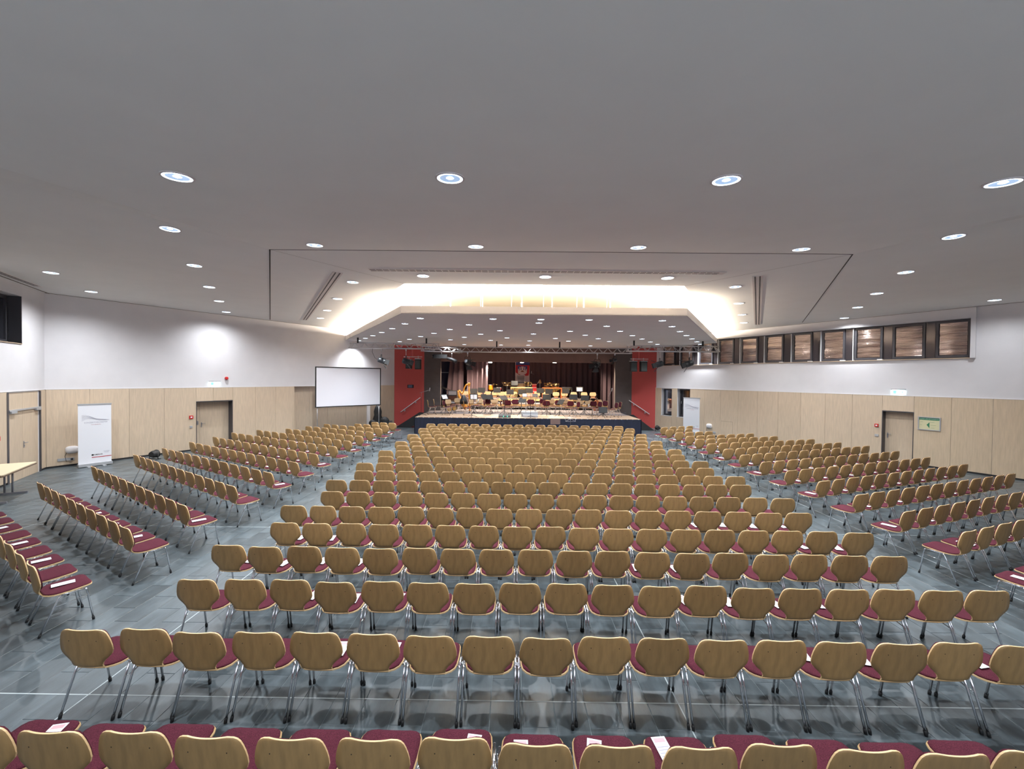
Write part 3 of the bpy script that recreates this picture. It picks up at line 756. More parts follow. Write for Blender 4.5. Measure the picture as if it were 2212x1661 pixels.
# ------------------------------------------------------------------ wall fittings
def fitting(W_, px, py, w_, h_, d_, m_, name, label, cat, mid=None):
    s, z = W_.hit(px, py)
    o = MB().cbox((s, PD+d_/2, z), (w_, d_, h_), 0, W_.M).obj(name, m_); tag(o, label, cat)
    return o, s, z
o, s, z = fitting(LW, 412, 901, .13, .13, .04, M_rubr, 'fire_call_point', 'red fire call point beside the left wall door', 'alarm')
MB().cbox((s, PD+.042, z), (.06, .004, .05), 0, LW.M).obj('call_glass', M_paper, o)
fitting(LW, 412, 922, .09, .09, .025, M_silver, 'light_switch', 'grey light switch below the red call point left', 'switch')
o, s, z = fitting(RW, 1894.5, 918.5, .12, .12, .04, M_rubr, 'fire_call_point', 'red fire call point beside the right wall door', 'alarm')
MB().cbox((s, PD+.042, z), (.06, .004, .05), 0, RW.M).obj('call_glass', M_paper, o)
fitting(RW, 1894.5, 940, .12, .09, .025, M_silver, 'light_switch', 'grey light switch beside the right wall door', 'switch')
def onDW(px, py, w_, h_, d_, m_, name, label, cat):
    s, z = DW.hit(px, py); s = max(s, 2.7+w_/2) if px < 10 else s
    o = MB().cbox((s, PD+d_/2, z), (w_, d_, h_), 0, DW.M).obj(name, m_); return tag(o, label, cat)
onDW(5.5, 945, .11, .12, .04, M_rubr, 'fire_call_point', 'red fire call point at the far left edge', 'alarm')
onDW(4.5, 976, .09, .12, .025, M_silver, 'light_switch', 'grey switch at far left edge above the table', 'switch')
onDW(4.5, 1035, .09, .10, .025, M_silver, 'wall_socket', 'grey wall socket low at far left edge', 'socket')
fitting(LW, 136, 992.5, .27, .09, .02, M_silver, 'wall_socket', 'triple grey socket strip low on the left wall', 'socket')
o, s, z = fitting(LW, 154, 991, .13, .10, .02, M_silver, 'wall_socket', 'grey socket with plug below the oval wall device, left', 'socket')
MB().cbox((s, PD+.04, z), (.05, .05, .05), 0, LW.M).obj('plug', M_black, o)
fitting(RW, 1542, 934, .27, .09, .02, M_silver, 'wall_socket', 'grey socket strip below the oval wall device, right', 'socket')
fitting(LW, 843, 910, .26, .09, .02, M_steel, 'wall_socket', 'dark socket strip beside the left red wall', 'socket')
fitting(RW, 1412, 887, .10, .10, .03, M_plaster, 'wall_switch', 'small white box at the right red wall edge', 'switch')
for W_, px, py, lb in ((LW, 155, 971, 'white oval wall device with a cable, left wall'), (RW, 1533, 920, 'white oval wall device on the right wall')):
    s, z = W_.hit(px, py); mb = MB(); n = 20; V = []
    for f, dd in ((1.0, .0), (1.0, .05), (.75, .09), (.3, .105)):
        for j in range(n):
            a = 2*PI*j/n; c_, s_ = math.cos(a), math.sin(a)
            V.append(W_.M(s+.165*f*math.copysign(abs(c_)**.7, c_), PD+dd, z+.125*f*math.copysign(abs(s_)**.7, s_)))
    mb.add(V, [(i*n+j, i*n+(j+1) % n, (i+1)*n+(j+1) % n, (i+1)*n+j) for i in range(3) for j in range(n)]+[tuple(range(3*n, 4*n))], 0, True)
    o = mb.obj('wall_speaker', M_plaster); tag(o, lb, 'speaker')
    MB().tube([W_.M(s-.13, PD+.01, z-.08), W_.M(s-.17, PD+.012, z-.2), W_.M(s-.14, PD+.03, z-.38), W_.M(s-.02, PD+.03, z-.42)], .006, 5).obj('cable', M_rub, o)
for W_, px, py, lb in ((LW, 463, 828, 'lit emergency exit sign above the left door'), (RW, 1941, 846, 'lit emergency exit sign above the right door')):
    s, z = W_.hit(px, py); t = MB().cbox((s, .035, z+.09), (.42, .07, .035), 0, W_.M).obj('exit_sign', M_silver); tag(t, lb, 'exit sign')
    MB().cbox((s, .035, z-.015), (.36, .02, .17), 0, W_.M).obj('sign_panel', M_exit, t)
    sg = 1
    mb = MB(); mb.cbox((s-.10, .047, z-.015), (.10, .004, .13), 0, W_.M)
    mb.add([W_.M(s+.01, .047, z-.04), W_.M(s+.01, .047, z+.01), W_.M(s+.09, .047, z-.015)], [(0, 1, 2)])
    mb.cbox((s+.13, .047, z-.02), (.03, .003, .09), 0, W_.M); mb.obj('pictogram', M_exitg, t)
s, z = LW.hit(488.5, 817)
t = MB().lathe([(.055, 0), (.07, .02), (.07, .06), (.045, .09)], n=14, M=lambda x, y, zz: LW.M(s+x, .001+zz, z+y)).obj('alarm_sounder', M_rubr)
tag(t, 'round red alarm sounder beside the left exit sign', 'alarm')
# notice board next to the right door
sa, za = RW.hit(1981, 900.5); sb, zb_ = RW.hit(2032.5, 931)
sa += .04; zt, zl = 1.85, 1.36
t = thing('notice_frame', 'silver framed green headed notice beside the right door', 'sign')
mb = MB(); frame_rect(mb, RW, sa, sb, zl, zt, PD, PD+.03, .03); mb.obj('sign_border', M_silver, t)
MB().box((sa+.03, PD, zl+.03), (sb-.03, PD+.012, zt-.03), 0, RW.M).obj('sign_sheet', mat('sheet_cream', (.62, .58, .36), .6), t)
g_ = mat('sign_green', (.03, .20, .10), .6)
MB().box((sa+.035, PD+.012, zt-.115), (sb-.035, PD+.014, zt-.032), 0, RW.M).obj('sign_header', g_, t)
mb = MB(); sm = (sa+sb)/2-.04
mb.add([RW.M(sm-.03, PD+.014, 1.56), RW.M(sm+.05, PD+.014, 1.66), RW.M(sm+.05, PD+.014, 1.44)], [(0, 1, 2)])
for k, (dx, zz, ww) in enumerate([(-.16, 1.66, .07), (.12, 1.66, .12), (.15, 1.55, .14), (-.18, 1.55, .06), (.14, 1.45, .09)]):
    mb.cbox((sm+dx, PD+.0135, zz), (ww, .002, .006), 0, RW.M)
mb.obj('sign_diagram', g_, t, kind='stuff')
text('sign_text', 'FLUCHT- UND RETTUNGSPLAN', .036, RW.mat4((sa+sb)/2, PD+.0145, zt-.074), M_paper, t)

# ================================================================== CHAIRS
# local frame: faces +y, origin on the floor under the seat, top edge of the back at y = -0.24
BACK = [(.466, .136), (.474, .137), (.490, .138), (.518, .148), (.546, .172), (.575, .204), (.605, .230), (.640, .241), (.685, .239), (.730, .231), (.772, .219), (.803, .206), (.823, .189), (.835, .166), (.841, .128)]
def back_y(z): return -.235-.05*(z-.485)/.355 if z > .485 else -.235+.030*((.485-z)/.027)**1.5
def shell_back(rows, nu, off, th, curve=.030, mf=0, me_=1, inset=0.0, zmap=None):
    mb = MB(); R_ = len(rows); V = []
    for side in (0, 1):
        for z, hw in rows:
            for j in range(nu+1):
                u = -1+2*j/nu; hw2 = hw-inset
                y = back_y(z)+curve*u*u*(hw/.23)+off
                V.append((u*hw2, y-(0 if side else th), z))
    W_ = nu+1; B_ = R_*W_; fs = []; fr = []
    for i in range(R_-1):
        for j in range(nu):
            a = i*W_+j
            fs.append((a, a+W_, a+W_+1, a+1) if False else (a, a+1, a+W_+1, a+W_))
            fs.append((B_+a, B_+a+W_, B_+a+W_+1, B_+a+1))
    for i in range(R_-1):
        a = i*W_; b = i*W_+nu
        fr.append((a, a+W_, B_+a+W_, B_+a)); fr.append((b, B_+b, B_+b+W_, b+W_))
    for j in range(nu):
        a = (R_-1)*W_+j; fr.append((a, a+1, B_+a+1, B_+a)); fs.append((j, B_+j, B_+j+1, j+1))
    mb.add(V, fs, mf, True); o = len(mb.v)-len(V)
    for f in fr: mb.f.append(tuple(i+o for i in f)); mb.m.append(me_); mb.sm.append(False)
    return mb
SEAT = [(-.198, .130, .448), (-.182, .142, .441), (-.160, .178, .439), (-.12, .212, .440), (-.06, .226, .441), (.02, .230, .444), (.11, .230, .450), (.17, .224, .453), (.205, .208, .453), (.225, .180, .451), (.236, .130, .447)]
def shell_seat(rows, nu, th, mf=0, me_=1, inset=0.0, dz=0.0, dome=0.0, yin=0.0):
    mb = MB(); V = []; R_ = len(rows)
    for side in (0, 1):
        for k, (y, hw, z) in enumerate(rows):
            for j in range(nu+1):
                u = -1+2*j/nu; d = dome*(1-abs(u)**3)*(1-abs(2*(k/(R_-1))-1)**4) if side == 0 else 0
                V.append((u*(hw-inset), y*(1-yin)+.004*(yin > 0), z+dz+d+.006*u*u-(th if side else 0)))
    W_ = nu+1; B_ = R_*W_; fs = []; fr = []
    for i in range(R_-1):
        for j in range(nu):
            a = i*W_+j; fs.append((a, a+1, a+W_+1, a+W_)); fs.append((B_+a, B_+a+W_, B_+a+W_+1, B_+a+1))
    for i in range(R_-1):
        a = i*W_; b = i*W_+nu; fr.append((a, a+W_, B_+a+W_, B_+a)); fr.append((b, B_+b, B_+b+W_, b+W_))
    for j in range(nu):
        a = (R_-1)*W_+j; fr.append((a, a+1, B_+a+1, B_+a)); fs.append((j, B_+j, B_+j+1, j+1))
    mb.add(V, fs, mf, True); o = len(mb.v)-len(V)
    for f in fr: mb.f.append(tuple(i+o for i in f)); mb.m.append(me_); mb.sm.append(False)
    return mb
CH = {}
bk = shell_back(BACK, 8, 0, .011)
for x in (-.125, .125):
    yy = back_y(.735)+.030*(x/.231)**2-.0118
    bk.add([(x+.0045*math.cos(q*PI/3), yy, .735+.0045*math.sin(q*PI/3)) for q in range(6)], [tuple(range(6))], 2)
CH['backrest'] = bk.mesh('backrest', [M_back, M_edge, M_hole])
CH['seat'] = shell_seat(SEAT, 8, .012).mesh('seat', [M_seatw, M_edge])
CH['seat_cushion'] = shell_seat(SEAT, 10, .008, 0, 0, inset=.010, dz=.010, dome=.014, yin=.03).mesh('seat_cushion', [M_cloth])
PADR = [(z, hw) for z, hw in BACK if z > .54 and z < .83]+[(.832, .15)]
CH['back_cushion'] = shell_back(PADR, 8, .014, .013, mf=0, me_=0, inset=.012).mesh('back_cushion', [M_cloth])
CH['beige_pad'] = shell_back(PADR, 8, .014, .013, mf=0, me_=0, inset=.002).mesh('back_cushion', [M_tan])
def leg_front(x): return [(x, .145, .430), (x, .163, .412), (x, .220, .024)]
def leg_rear(x): return [(x, -.060, .430), (x, -.080, .412), (x, -.240, .024)]
for nm, fn in (('front', leg_front), ('rear', leg_rear)):
    for x in (-.243, .243):
        P = fn(x); mb = MB().tube(P, .0105, 8, 0)
        e = Vector(P[-1]); d = (Vector(P[-1])-Vector(P[-2])).normalized()
        mb.tube([e-d*.018, e, (e.x, e.y+d.y*.02, .0)], [.0135, .0145, .013], 8, 1)
        CH['leg', nm, x] = mb.mesh('leg', [M_chrome, M_rub])
mb = MB()
for x in (-.243, .243): mb.tube([(x, -.060, .430), (x, .145, .430)], .0105, 8)
mb.tube([(-.243, -.055, .424), (.243, -.055, .424)], .0095, 6); mb.tube([(-.243, .125, .418), (.243, .125, .418)], .0095, 6)
CH['frame'] = mb.mesh('frame', [M_chrome])
mb = MB()
for sx in (-1, 1):
    x = sx*.257
    mb.tube([(sx*.243, -.125, .30), (x, -.115, .315), (x, .165, .345), (sx*.243, .174, .33)], .0035, 5)
    mb.tube([(sx*.243, -.06, .425), (x, -.06, .44), (x, .0, .445), (sx*.243, .0, .425)], .006, 5)
    mb.tube([(sx*.243, .05, .425), (x-.004*sx, .05, .435), (x-.004*sx, .11, .435), (sx*.243, .11, .425)], .006, 5)
CH['link_hook'] = mb.mesh('link_hook', [M_chrome])
def make_chair(name, pad='back_cushion'):
    t = thing(name, 'x', 'chair')
    for k in ('seat', 'seat_cushion', 'backrest'): link(k, CH[k], t)
    link('back_cushion', CH[pad], t)
    for k, me in CH.items():
        if isinstance(k, tuple): link('leg', me, t)
    link('frame', CH['frame'], t); link('link_hook', CH['link_hook'], t, kind='stuff')
    learn(t); return t
CHAIR_PROTO = make_chair('stacking_chair'); proto_used = [False]
BEIGE_PROTO = make_chair('orchestra_chair', 'beige_pad'); beige_used = [False]
def put(proto, used, x, y, z, rz, label, group):
    if not used[0]:
        used[0] = True; proto.location = (x, y, z); proto.rotation_euler = (0, 0, rz); proto['label'] = label; proto['group'] = group; return proto
    return copy_thing(proto, (x, y, z), rz, label, group)

rc = random.Random(21)
seats = []                # x, y, facing angle (0 = +y), block, row, index, leaflet
LX = [-3.50,-3.865,-3.556,-3.864,-3.574,-3.889,-3.601,-3.909,-3.62,-3.93,-3.633,-3.934,-3.658,-3.945,-3.645,-3.966,-3.69,-3.967,-3.68,-3.987]
LY = [2.65,3.71,4.66,5.60,6.50,7.38,8.32,9.23,10.2,11.13,12.05,13.01,13.98,14.9,15.85,16.77,17.78,18.75,19.66,20.67]
RX = [5.44,5.08,5.392,5.102,5.388,5.111,5.422,5.149,5.469,5.159,5.452,5.192,5.494,5.21,5.525,5.255,5.553,5.314,5.64,5.355]
RY = [2.57,3.68,4.64,5.54,6.39,7.30,8.20,9.2,10.04,10.94,11.87,12.86,13.81,14.75,15.65,16.66,17.56,18.6,19.56,20.49]
for k in range(20):
    xl, xr = LX[k], RX[k]
    for i in range(18):
        f = i/17; x = xl+(xr-xl)*f; y = LY[k]+(RY[k]-LY[k])*f
        x += rc.uniform(-.004, .004); y += rc.uniform(-.022, .022)
        rz = rc.uniform(-.012, .012)-.010
        seats.append((x, y, rz, 'middle', k+1, i+1, (i*7+k*5) % 9 in (0, 2, 4, 6) and k < 7))
LB = [((-5.85, 4.99), (-10.0, 7.45), 9), ((-5.89, 6.25), (-10.01, 8.71), 10), ((-5.92, 7.385), (-10.46, 10.29), 11), ((-5.92, 8.69), (-10.84, 11.87), 12),
      ((-5.87, 9.93), (-10.95, 12.99), 12), ((-5.89, 11.15), (-11.02, 14.21), 12), ((-5.94, 12.37), (-11.09, 15.44), 12), ((-5.94, 13.72), (-11.18, 16.63), 12),
      ((-5.92, 14.9), (-10.7, 17.53), 11), ((-5.95, 16.12), (-9.76, 18.1), 9), ((-5.97, 17.39), (-9.34, 19.04), 8), ((-5.95, 18.53), (-8.92, 20.0), 7),
      ((-6.02, 19.69), (-7.49, 20.22), 4), ((-5.97, 20.77), (-6.94, 21.08), 3)]
RB = [((7.20, 5.45), (12.85, 7.6), 12), ((7.25, 6.53), (12.87, 8.65), 12), ((7.25, 7.51), (12.88, 9.66), 12), ((7.31, 8.59), (12.9, 10.70), 12), ((7.355, 9.69), (12.95, 11.86), 12),
      ((7.354, 10.8), (12.92, 12.89), 12), ((7.37, 11.9), (12.97, 13.98), 12), ((7.39, 13.01), (12.91, 15.07), 12), ((7.42, 14.07), (12.48, 15.82), 11),
      ((7.41, 15.21), (12.03, 16.63), 10), ((7.47, 16.31), (11.04, 17.38), 8), ((7.45, 17.15), (10.54, 18.23), 7), ((7.48, 18.31), (9.0, 18.79), 4),
      ((7.43, 19.29), (8.5, 19.72), 3), ((7.51, 20.2), (9.05, 20.92), 4)]
for blk, rows, sg in (('left', LB, 1), ('right', RB, -1)):
    for k, (a, b, n) in enumerate(rows):
        dx, dy = b[0]-a[0], b[1]-a[1]
        base = math.atan2(dy, -dx*1.0) if blk == 'left' else math.atan2(dy, dx)
        ang = -math.atan2(dy, abs(dx)) if blk == 'left' else math.atan2(dy, dx)
        ang = max(-.56, min(.40, ang)) if blk == 'left' else ang
        for i in range(n):
            f = i/(n-1); x = a[0]+dx*f; y = a[1]+dy*f
            seats.append((x, y, ang+rc.uniform(-.025, .025), blk, k+1, i+1, (i+k) % 2 == 0))
def seat_origin(s):
    x, y, rz = s[:3]; fx, fy = -math.sin(rz), math.cos(rz); y1 = y*.983; x = x/y*(y1+.02)
    return x+fx*.285, y1+fy*.285
rank = sorted(range(len(seats)), key=lambda i: (0 if inview(*seat_origin(seats[i]), z=.6, mx=60) else 1, math.hypot(*seat_origin(seats[i]))))
# chairs the frame shows nothing of are left out
rank = [i for i in rank if inview(*seat_origin(seats[i]), z=.6, mx=60)]
single = rank[:300]; rest = rank[300:]
blockname = {'middle': 'middle block', 'left': 'left block', 'right': 'right block'}
for i in single:
    s = seats[i]; ox, oy = seat_origin(s)
    frm = 'from the left' if s[3] == 'middle' else 'from the aisle'
    lab = 'red-padded beech chair, %s %s, %s row from the camera, %s' % (nth(s[5]), frm, nth(s[4]), blockname[s[3]])
    put(CHAIR_PROTO, proto_used, ox, oy, 0, s[2], lab, 'audience chairs')
# the farther rows: real geometry joined into one object
mb = MB(); LOD = MB()
BL = [BACK[i] for i in (0, 2, 4, 6, 7, 10, 12, 14)]; SL = [SEAT[i] for i in (0, 2, 4, 6, 8, 10)]
def absorb(dst, src, remap):
    o = len(dst.v); dst.v += src.v
    for f, mi, sm in zip(src.f, src.m, src.sm): dst.f.append(tuple(q+o for q in f)); dst.m.append(remap[mi]); dst.sm.append(sm)
absorb(LOD, shell_back(BL, 4, 0, .011), {0: 0, 1: 1}); absorb(LOD, shell_seat(SL, 4, .012), {0: 2, 1: 1})
absorb(LOD, shell_seat(SL, 4, .008, 0, 0, inset=.010, dz=.014, dome=.012, yin=.03), {0: 3})
absorb(LOD, shell_back(BL[2:], 4, .014, .013, mf=0, me_=0, inset=.012), {0: 3})
for x in (-.243, .243):
    LOD.tube(leg_front(x), .0115, 4, 4); LOD.tube(leg_rear(x), .0115, 4, 4); LOD.tube([(x, -.06, .43), (x, .145, .43)], .0115, 4, 4)
    LOD.cbox((x, .22, .014), (.028, .028, .028), 5); LOD.cbox((x, -.24, .014), (.028, .028, .028), 5)
LOD.tube([(-.243, -.1, .418), (.243, -.1, .418)], .01, 4, 4)
far = MB()
for i in rest:
    s = seats[i]; ox, oy = seat_origin(s); c_, s_ = math.cos(s[2]), math.sin(s[2]); o = len(far.v)
    far.v += [(ox+x*c_-y*s_, oy+x*s_+y*c_, z) for x, y, z in LOD.v]
    far.f += [tuple(q+o for q in f) for f in LOD.f]; far.m += LOD.m; far.sm += LOD.sm
o = far.obj('stacking_chairs', [M_back, M_edge, M_seatw, M_cloth, M_chrome, M_rub], kind='stuff')
tag(o, 'distant rows of red-padded beech chairs nearer the stage', 'chairs')

# programme leaflets lying on the seats
lf = MB(); lf.box((-.052, -.105, 0), (.052, .105, .0015), 0)
LEAF = lf.mesh('programme_leaflet', M_paper)
pr = MB(); pr.cbox((0, .075, .0019), (.08, .035, .0008)); PR1 = pr.mesh('print_block', mat('print_rose', (.60, .35, .38), .6))
pr = MB()
for k in range(4): pr.cbox((0, .02-.025*k, .0019), (.085, .006, .0008))
PR2 = pr.mesh('print_lines', M_ink)
leafp = None; nleaf = 0
for i in rank:
    s = seats[i]
    if not s[6] or nleaf >= 170: continue
    if s[3] == 'middle' and s[4] > 6: continue
    ox, oy = seat_origin(s); rz = s[2]+rc.uniform(-.25, .25)
    lx = rc.uniform(-.02, .02) + (.09 if s[3] == 'middle' and s[0] < 0 else -.09 if s[3] == 'middle' else 0); ly = rc.uniform(-.02, .04) + (.07 if s[3] == 'middle' else 0)
    c_, s_ = math.cos(s[2]), math.sin(s[2]); x = ox+lx*c_-ly*s_; y = oy+lx*s_+ly*c_
    lab = 'white leaflet on the %s seat %s, %s row, %s' % (nth(s[5]), 'from left' if s[3] == 'middle' else 'from aisle', nth(s[4]), blockname[s[3]])
    o = link('programme_leaflet', LEAF, None, lab, 'leaflet', 'programme leaflets on the seats', loc=(x, y, .4790), rotz=rz)
    nleaf += 1
    if math.hypot(x, y) < 7: link('print_block', PR1, o); link('print_lines', PR2, o)

# ================================================================== STAGE TECHNIQUE
def truss(name, label, A, B, z0, z1):
    t = thing(name, label, 'truss'); A = Vector(A); B = Vector(B); u = (B-A).normalized(); n = Vector((-u.y, u.x, 0)); L_ = (B-A).length; w_ = .145
    ch = [(-w_, z0), (w_, z0), (0, z1)]
    def P(s, c): q = A+u*s+n*c[0]; return (q.x, q.y, c[1])
    for c in ch: MB().tube([P(0, c), P(L_, c)], .026, 8).obj('truss_chord', M_alu, t)
    k = int(L_/.26); mb = MB()
    for i in range(k):
        s0 = L_*i/k; s1 = L_*(i+1)/k
        for lo in (0, 1):
            if i % 2: mb.tube([P(s0, ch[2]), P(s1, ch[lo])], .011, 5)
            else: mb.tube([P(s0, ch[lo]), P(s1, ch[2])], .011, 5)
    mb.obj('truss_lacing', M_alu, t, kind='stuff')
    mb = MB()
    for s0 in (.03, L_-.03):
        mb.tube([P(s0, ch[0]), P(s0, ch[1]), P(s0, ch[2]), P(s0, ch[0])], .013, 5)
    mb.obj('end_frame', M_alu, t, kind='stuff')
    return t
TL = truss('lighting_truss', 'left aluminium lighting truss hanging below the canopy', (-8.44, 21.6, 0), (-3.75, 21.6, 0), 4.60, 4.87)
TC = truss('lighting_truss', 'long middle aluminium lighting truss across the stage opening', (-4.35, 23.0, 0), (6.65, 23.0, 0), 4.55, 4.82)
TR = truss('lighting_truss', 'right aluminium lighting truss hanging below the canopy', (6.05, 21.8, 0), (10.86, 21.8, 0), 4.60, 4.88)
TD = truss('lighting_truss', 'short diagonal lighting truss joining the left one', (-4.6, 21.3, 0), (-2.75, 22.62, 0), 4.48, 4.70)
for i, (x, Y, zt, tr) in enumerate([(773, 21.6, 4.87, TL), (921, 21.6, 4.87, TL), (1073, 23.0, 4.82, TC), (1209, 23, 4.82, TC), (1369.5, 21.8, 4.88, TR), (1518, 21.8, 4.88, TR)]):
    p = at_y(x, 745, Y); MB().box((p.x-.035, Y-.035, zt), (p.x+.035, Y+.035, CANZ-.001)).obj('hanging_post', M_black, tr)
def fresnel(px, Y, zc, zbody, yaw, tilt, label, big=1.0):
    """theatre spotlight: clamp on the chord, yoke, drum, lens and four barn doors"""
    Y -= .145; x = at_y(px, 780, Y).x; t = thing('stage_spotlight', label, 'spotlight', (x, Y, 0), group='stage spotlights on the trusses')
    r = .15*big; Rz = Matrix.Rotation(yaw, 3, 'Z') @ Matrix.Rotation(tilt, 3, 'X')
    def M(a, b, c): v = Rz @ Vector((a, b, c)); return (v.x, v.y, v.z+zbody)
    def My(a, b, c): v = Matrix.Rotation(yaw, 3, 'Z') @ Vector((a, b, c)); return (v.x, v.y, v.z+zbody)
    mb = MB(); mb.box((-.03, -.03, zc-.13), (.03, .03, zc-.02)); mb.tube([(0, 0, zc-.12), (0, 0, zbody+r+.15)], .016, 6); mb.obj('clamp', M_alu, t)
    a = r+.035
    MB().tube([My(-a, 0, 0), My(-a, 0, r+.08), My(-a*.7, 0, r+.15), My(a*.7, 0, r+.15), My(a, 0, r+.08), My(a, 0, 0)], .014, 6).obj('yoke', M_black, t)
    def Mc(a_, b_, c_): return M(a_, c_, b_)      # lathe axis -> body axis (+y of the lamp)
    MB().lathe([(r*.55, -.19*big), (r*.95, -.15*big), (r, .02), (r, .13*big), (r*1.06, .135*big), (r*1.06, .17*big)], n=16, M=Mc).obj('lamp_body', mat('lamp_housing', (.03, .032, .036), .4, metal=.2), t)
    MB().lathe([(r*.85, .172*big), (r*.5, .195*big), (.01, .20*big)], n=16, M=Mc).obj('lens', M_blackg, t)
    for q in range(4):
        c0, s0 = math.cos(q*PI/2), math.sin(q*PI/2); w0, w1 = r*.75, r*1.35 if q % 2 == 0 else r*.9; out = r*1.05; L_ = .24*big
        def D(u_, o_, y_): return M(u_*c0-o_*s0, y_, u_*s0+o_*c0)
        V = [D(-w0, out, .17*big), D(w0, out, .17*big), D(w1, out+L_*.62, .17*big+L_*.8), D(-w1, out+L_*.62, .17*big+L_*.8)]
        V += [D(-w0, out+.006, .165*big), D(w0, out+.006, .165*big), D(w1, out+.006+L_*.62, .165*big+L_*.8), D(-w1, out+.006+L_*.62, .165*big+L_*.8)]
        MB().add(V, [(0, 1, 2, 3), (7, 6, 5, 4), (0, 4, 5, 1), (1, 5, 6, 2), (2, 6, 7, 3), (3, 7, 4, 0)]).obj('barn_door', M_black, t)
    return t
fresnel(824, 21.6, 4.60, 3.97, -1.15, -.35, 'black spotlight with barn doors before the white wall, far left')
fresnel(877, 21.6, 4.60, 3.93, -1.25, -.3, 'black spotlight with barn doors before the left red wall')
fresnel(1010, 23.0, 4.55, 3.97, -.45, -.35, 'black spotlight hanging left of the middle of the truss')
fresnel(1290, 23.0, 4.55, 3.90, 2.5, -.35, 'black spotlight hanging right of the middle of the truss')
fresnel(1425, 21.8, 4.60, 3.93, 1.35, -.3, 'black spotlight with barn doors at the right red wall edge')
fresnel(1489, 21.8, 4.60, 3.97, 1.25, -.35, 'black spotlight with barn doors before the window band', 1.08)
fresnel(1328, 23.0, 4.55, 4.17, 1.9, -.2, 'small dark spotlight near the right end of the long truss', .62)
t = thing('moving_head', 'two long black profile lanterns lying below the left truss end', 'spotlight', (at_y(954, 760, 22.855).x, 22.855, 0))
MB().box((-.42, -.12, 4.17), (.30, .12, 4.38)).obj('lamp_body', M_black, t); MB().tube([(0, 0, 4.38), (0, 0, 4.54)], .02, 6).obj('clamp', M_alu, t)
MB().lathe([(.11, 0), (.12, .08)], n=12, M=lambda a, b, c: (-.42-c, a, 4.275+b)).obj('lens', M_blackg, t)
t = thing('profile_lantern', 'slim black profile lantern angled down inside the left truss', 'spotlight', (at_y(976, 775, 22.855).x, 22.855, 0))
MB().tube([(-.25, 0, 4.18), (.0, 0, 4.12), (.28, 0, 3.98)], [.07, .09, .11], 10).obj('lamp_body', M_black, t); MB().tube([(0, 0, 4.12), (0, 0, 4.56)], .015, 6).obj('clamp', M_alu, t)
# power cable looping down from the left truss
p0 = at_y(805, 752, 21.5); MB_c = MB().tube([(p0.x, 21.5, 4.6), (p0.x-.02, 21.5, 4.4), (p0.x+.12, 21.5, 4.1), (p0.x+.35, 21.55, 3.95)], .01, 5).obj('power_cable', M_rub)
tag(MB_c, 'thin dark cable looping down from the left truss', 'cable')
# loudspeakers in front of the red walls
def loudspeaker(px0, px1, py0, py1, Y, label):
    a = at_y(px0, py1, Y); b = at_y(px1, py0, Y); t = thing('loudspeaker', label, 'speaker', ((a.x+b.x)/2, Y, 0)); w_ = (b.x-a.x)/2
    MB().box((-w_, 0, a.z), (w_, .32, b.z)).obj('cabinet', M_black, t)
    MB().box((-w_*.86, -.008, a.z+.05), (w_*.86, 0, b.z-.06)).obj('grille', mat('grille_grey', (.06, .07, .07), .7), t)
    MB().box((-w_-.012, -.02, b.z+.002), (w_+.012, .3, b.z+.05)).obj('rain_cap', M_silver, t)
    MB().tube([(0, .15, b.z+.05), (0, .15, b.z+.22)], .018, 6).obj('hanger', M_plaster, t)
    return b.z
zb1 = loudspeaker(896, 908, 776, 797.5, 25.6, 'black loudspeaker hanging before the left red wall, inner one')
loudspeaker(876, 888, 778, 796, 25.8, 'black loudspeaker before the left red wall behind a spotlight')
loudspeaker(1362.5, 1376.5, 781, 802.5, 25.6, 'black loudspeaker before the right red wall, inner one')
loudspeaker(1384.5, 1398.5, 781, 802.5, 25.6, 'black loudspeaker before the right red wall, outer one')
for x0, x1, xp, y_, lb in ((872, 912, 890.5, 771.3, 'red painted post and white bar holding the left speakers'), (1362, 1400, 1379, 776, 'red painted post and white bar holding the right speakers')):
    a = at_y(x0, y_, 25.75); b = at_y(x1, y_, 25.75); c = at_y(xp, y_, 25.85)
    t = thing('speaker_bracket', lb, 'bracket'); MB().tube([(a.x, 25.75, a.z+.02), (b.x, 25.75, a.z+.02)], .022, 6).obj('cross_bar', M_plaster, t)
    MB().box((c.x-.05, 25.78, a.z-.02), (c.x+.05, 25.88, CANZ-.001)).obj('bracket_post', M_red, t)

# projection screen on its stand
S0 = Vector((at_y(681, 836, 20.5).x, 20.5, 0)); S1 = Vector((at_y(822.5, 836, 23.0).x, 23.0, 0))
zt0 = at_y(681, 791.5, 20.5).z; zb0 = at_y(681, 881, 20.5).z; u = (S1-S0); Ls = u.length; u.normalize(); nS = Vector((u.y, -u.x, 0))
def MS(x, y, z): q = S0+u*x+nS*y; return (q.x, q.y, z)
t = thing('projection_screen', 'large white projection screen with black frame on a stand', 'projection screen')
MB().box((.05, -.01, zb0+.05), (Ls-.05, .0, zt0-.05), 0, MS).obj('screen_cloth', M_screen, t)
mb = MB(); mb.box((0, -.03, zb0), (.05, .012, zt0), 0, MS); mb.box((Ls-.05, -.03, zb0), (Ls, .012, zt0), 0, MS)
mb.box((.05, -.03, zb0), (Ls-.05, .012, zb0+.05), 0, MS); mb.box((.05, -.03, zt0-.05), (Ls-.05, .012, zt0), 0, MS); mb.obj('screen_border', M_black, t)
for x in (.12, Ls-.08):
    MB().tube([MS(x, -.05, zb0+.4), MS(x, -.05, .02)], .022, 8).obj('stand_leg', M_alu, t)
    MB().tube([MS(x, -.45, .02), MS(x, .30, .02)], .02, 8).obj('stand_foot', M_alu, t)

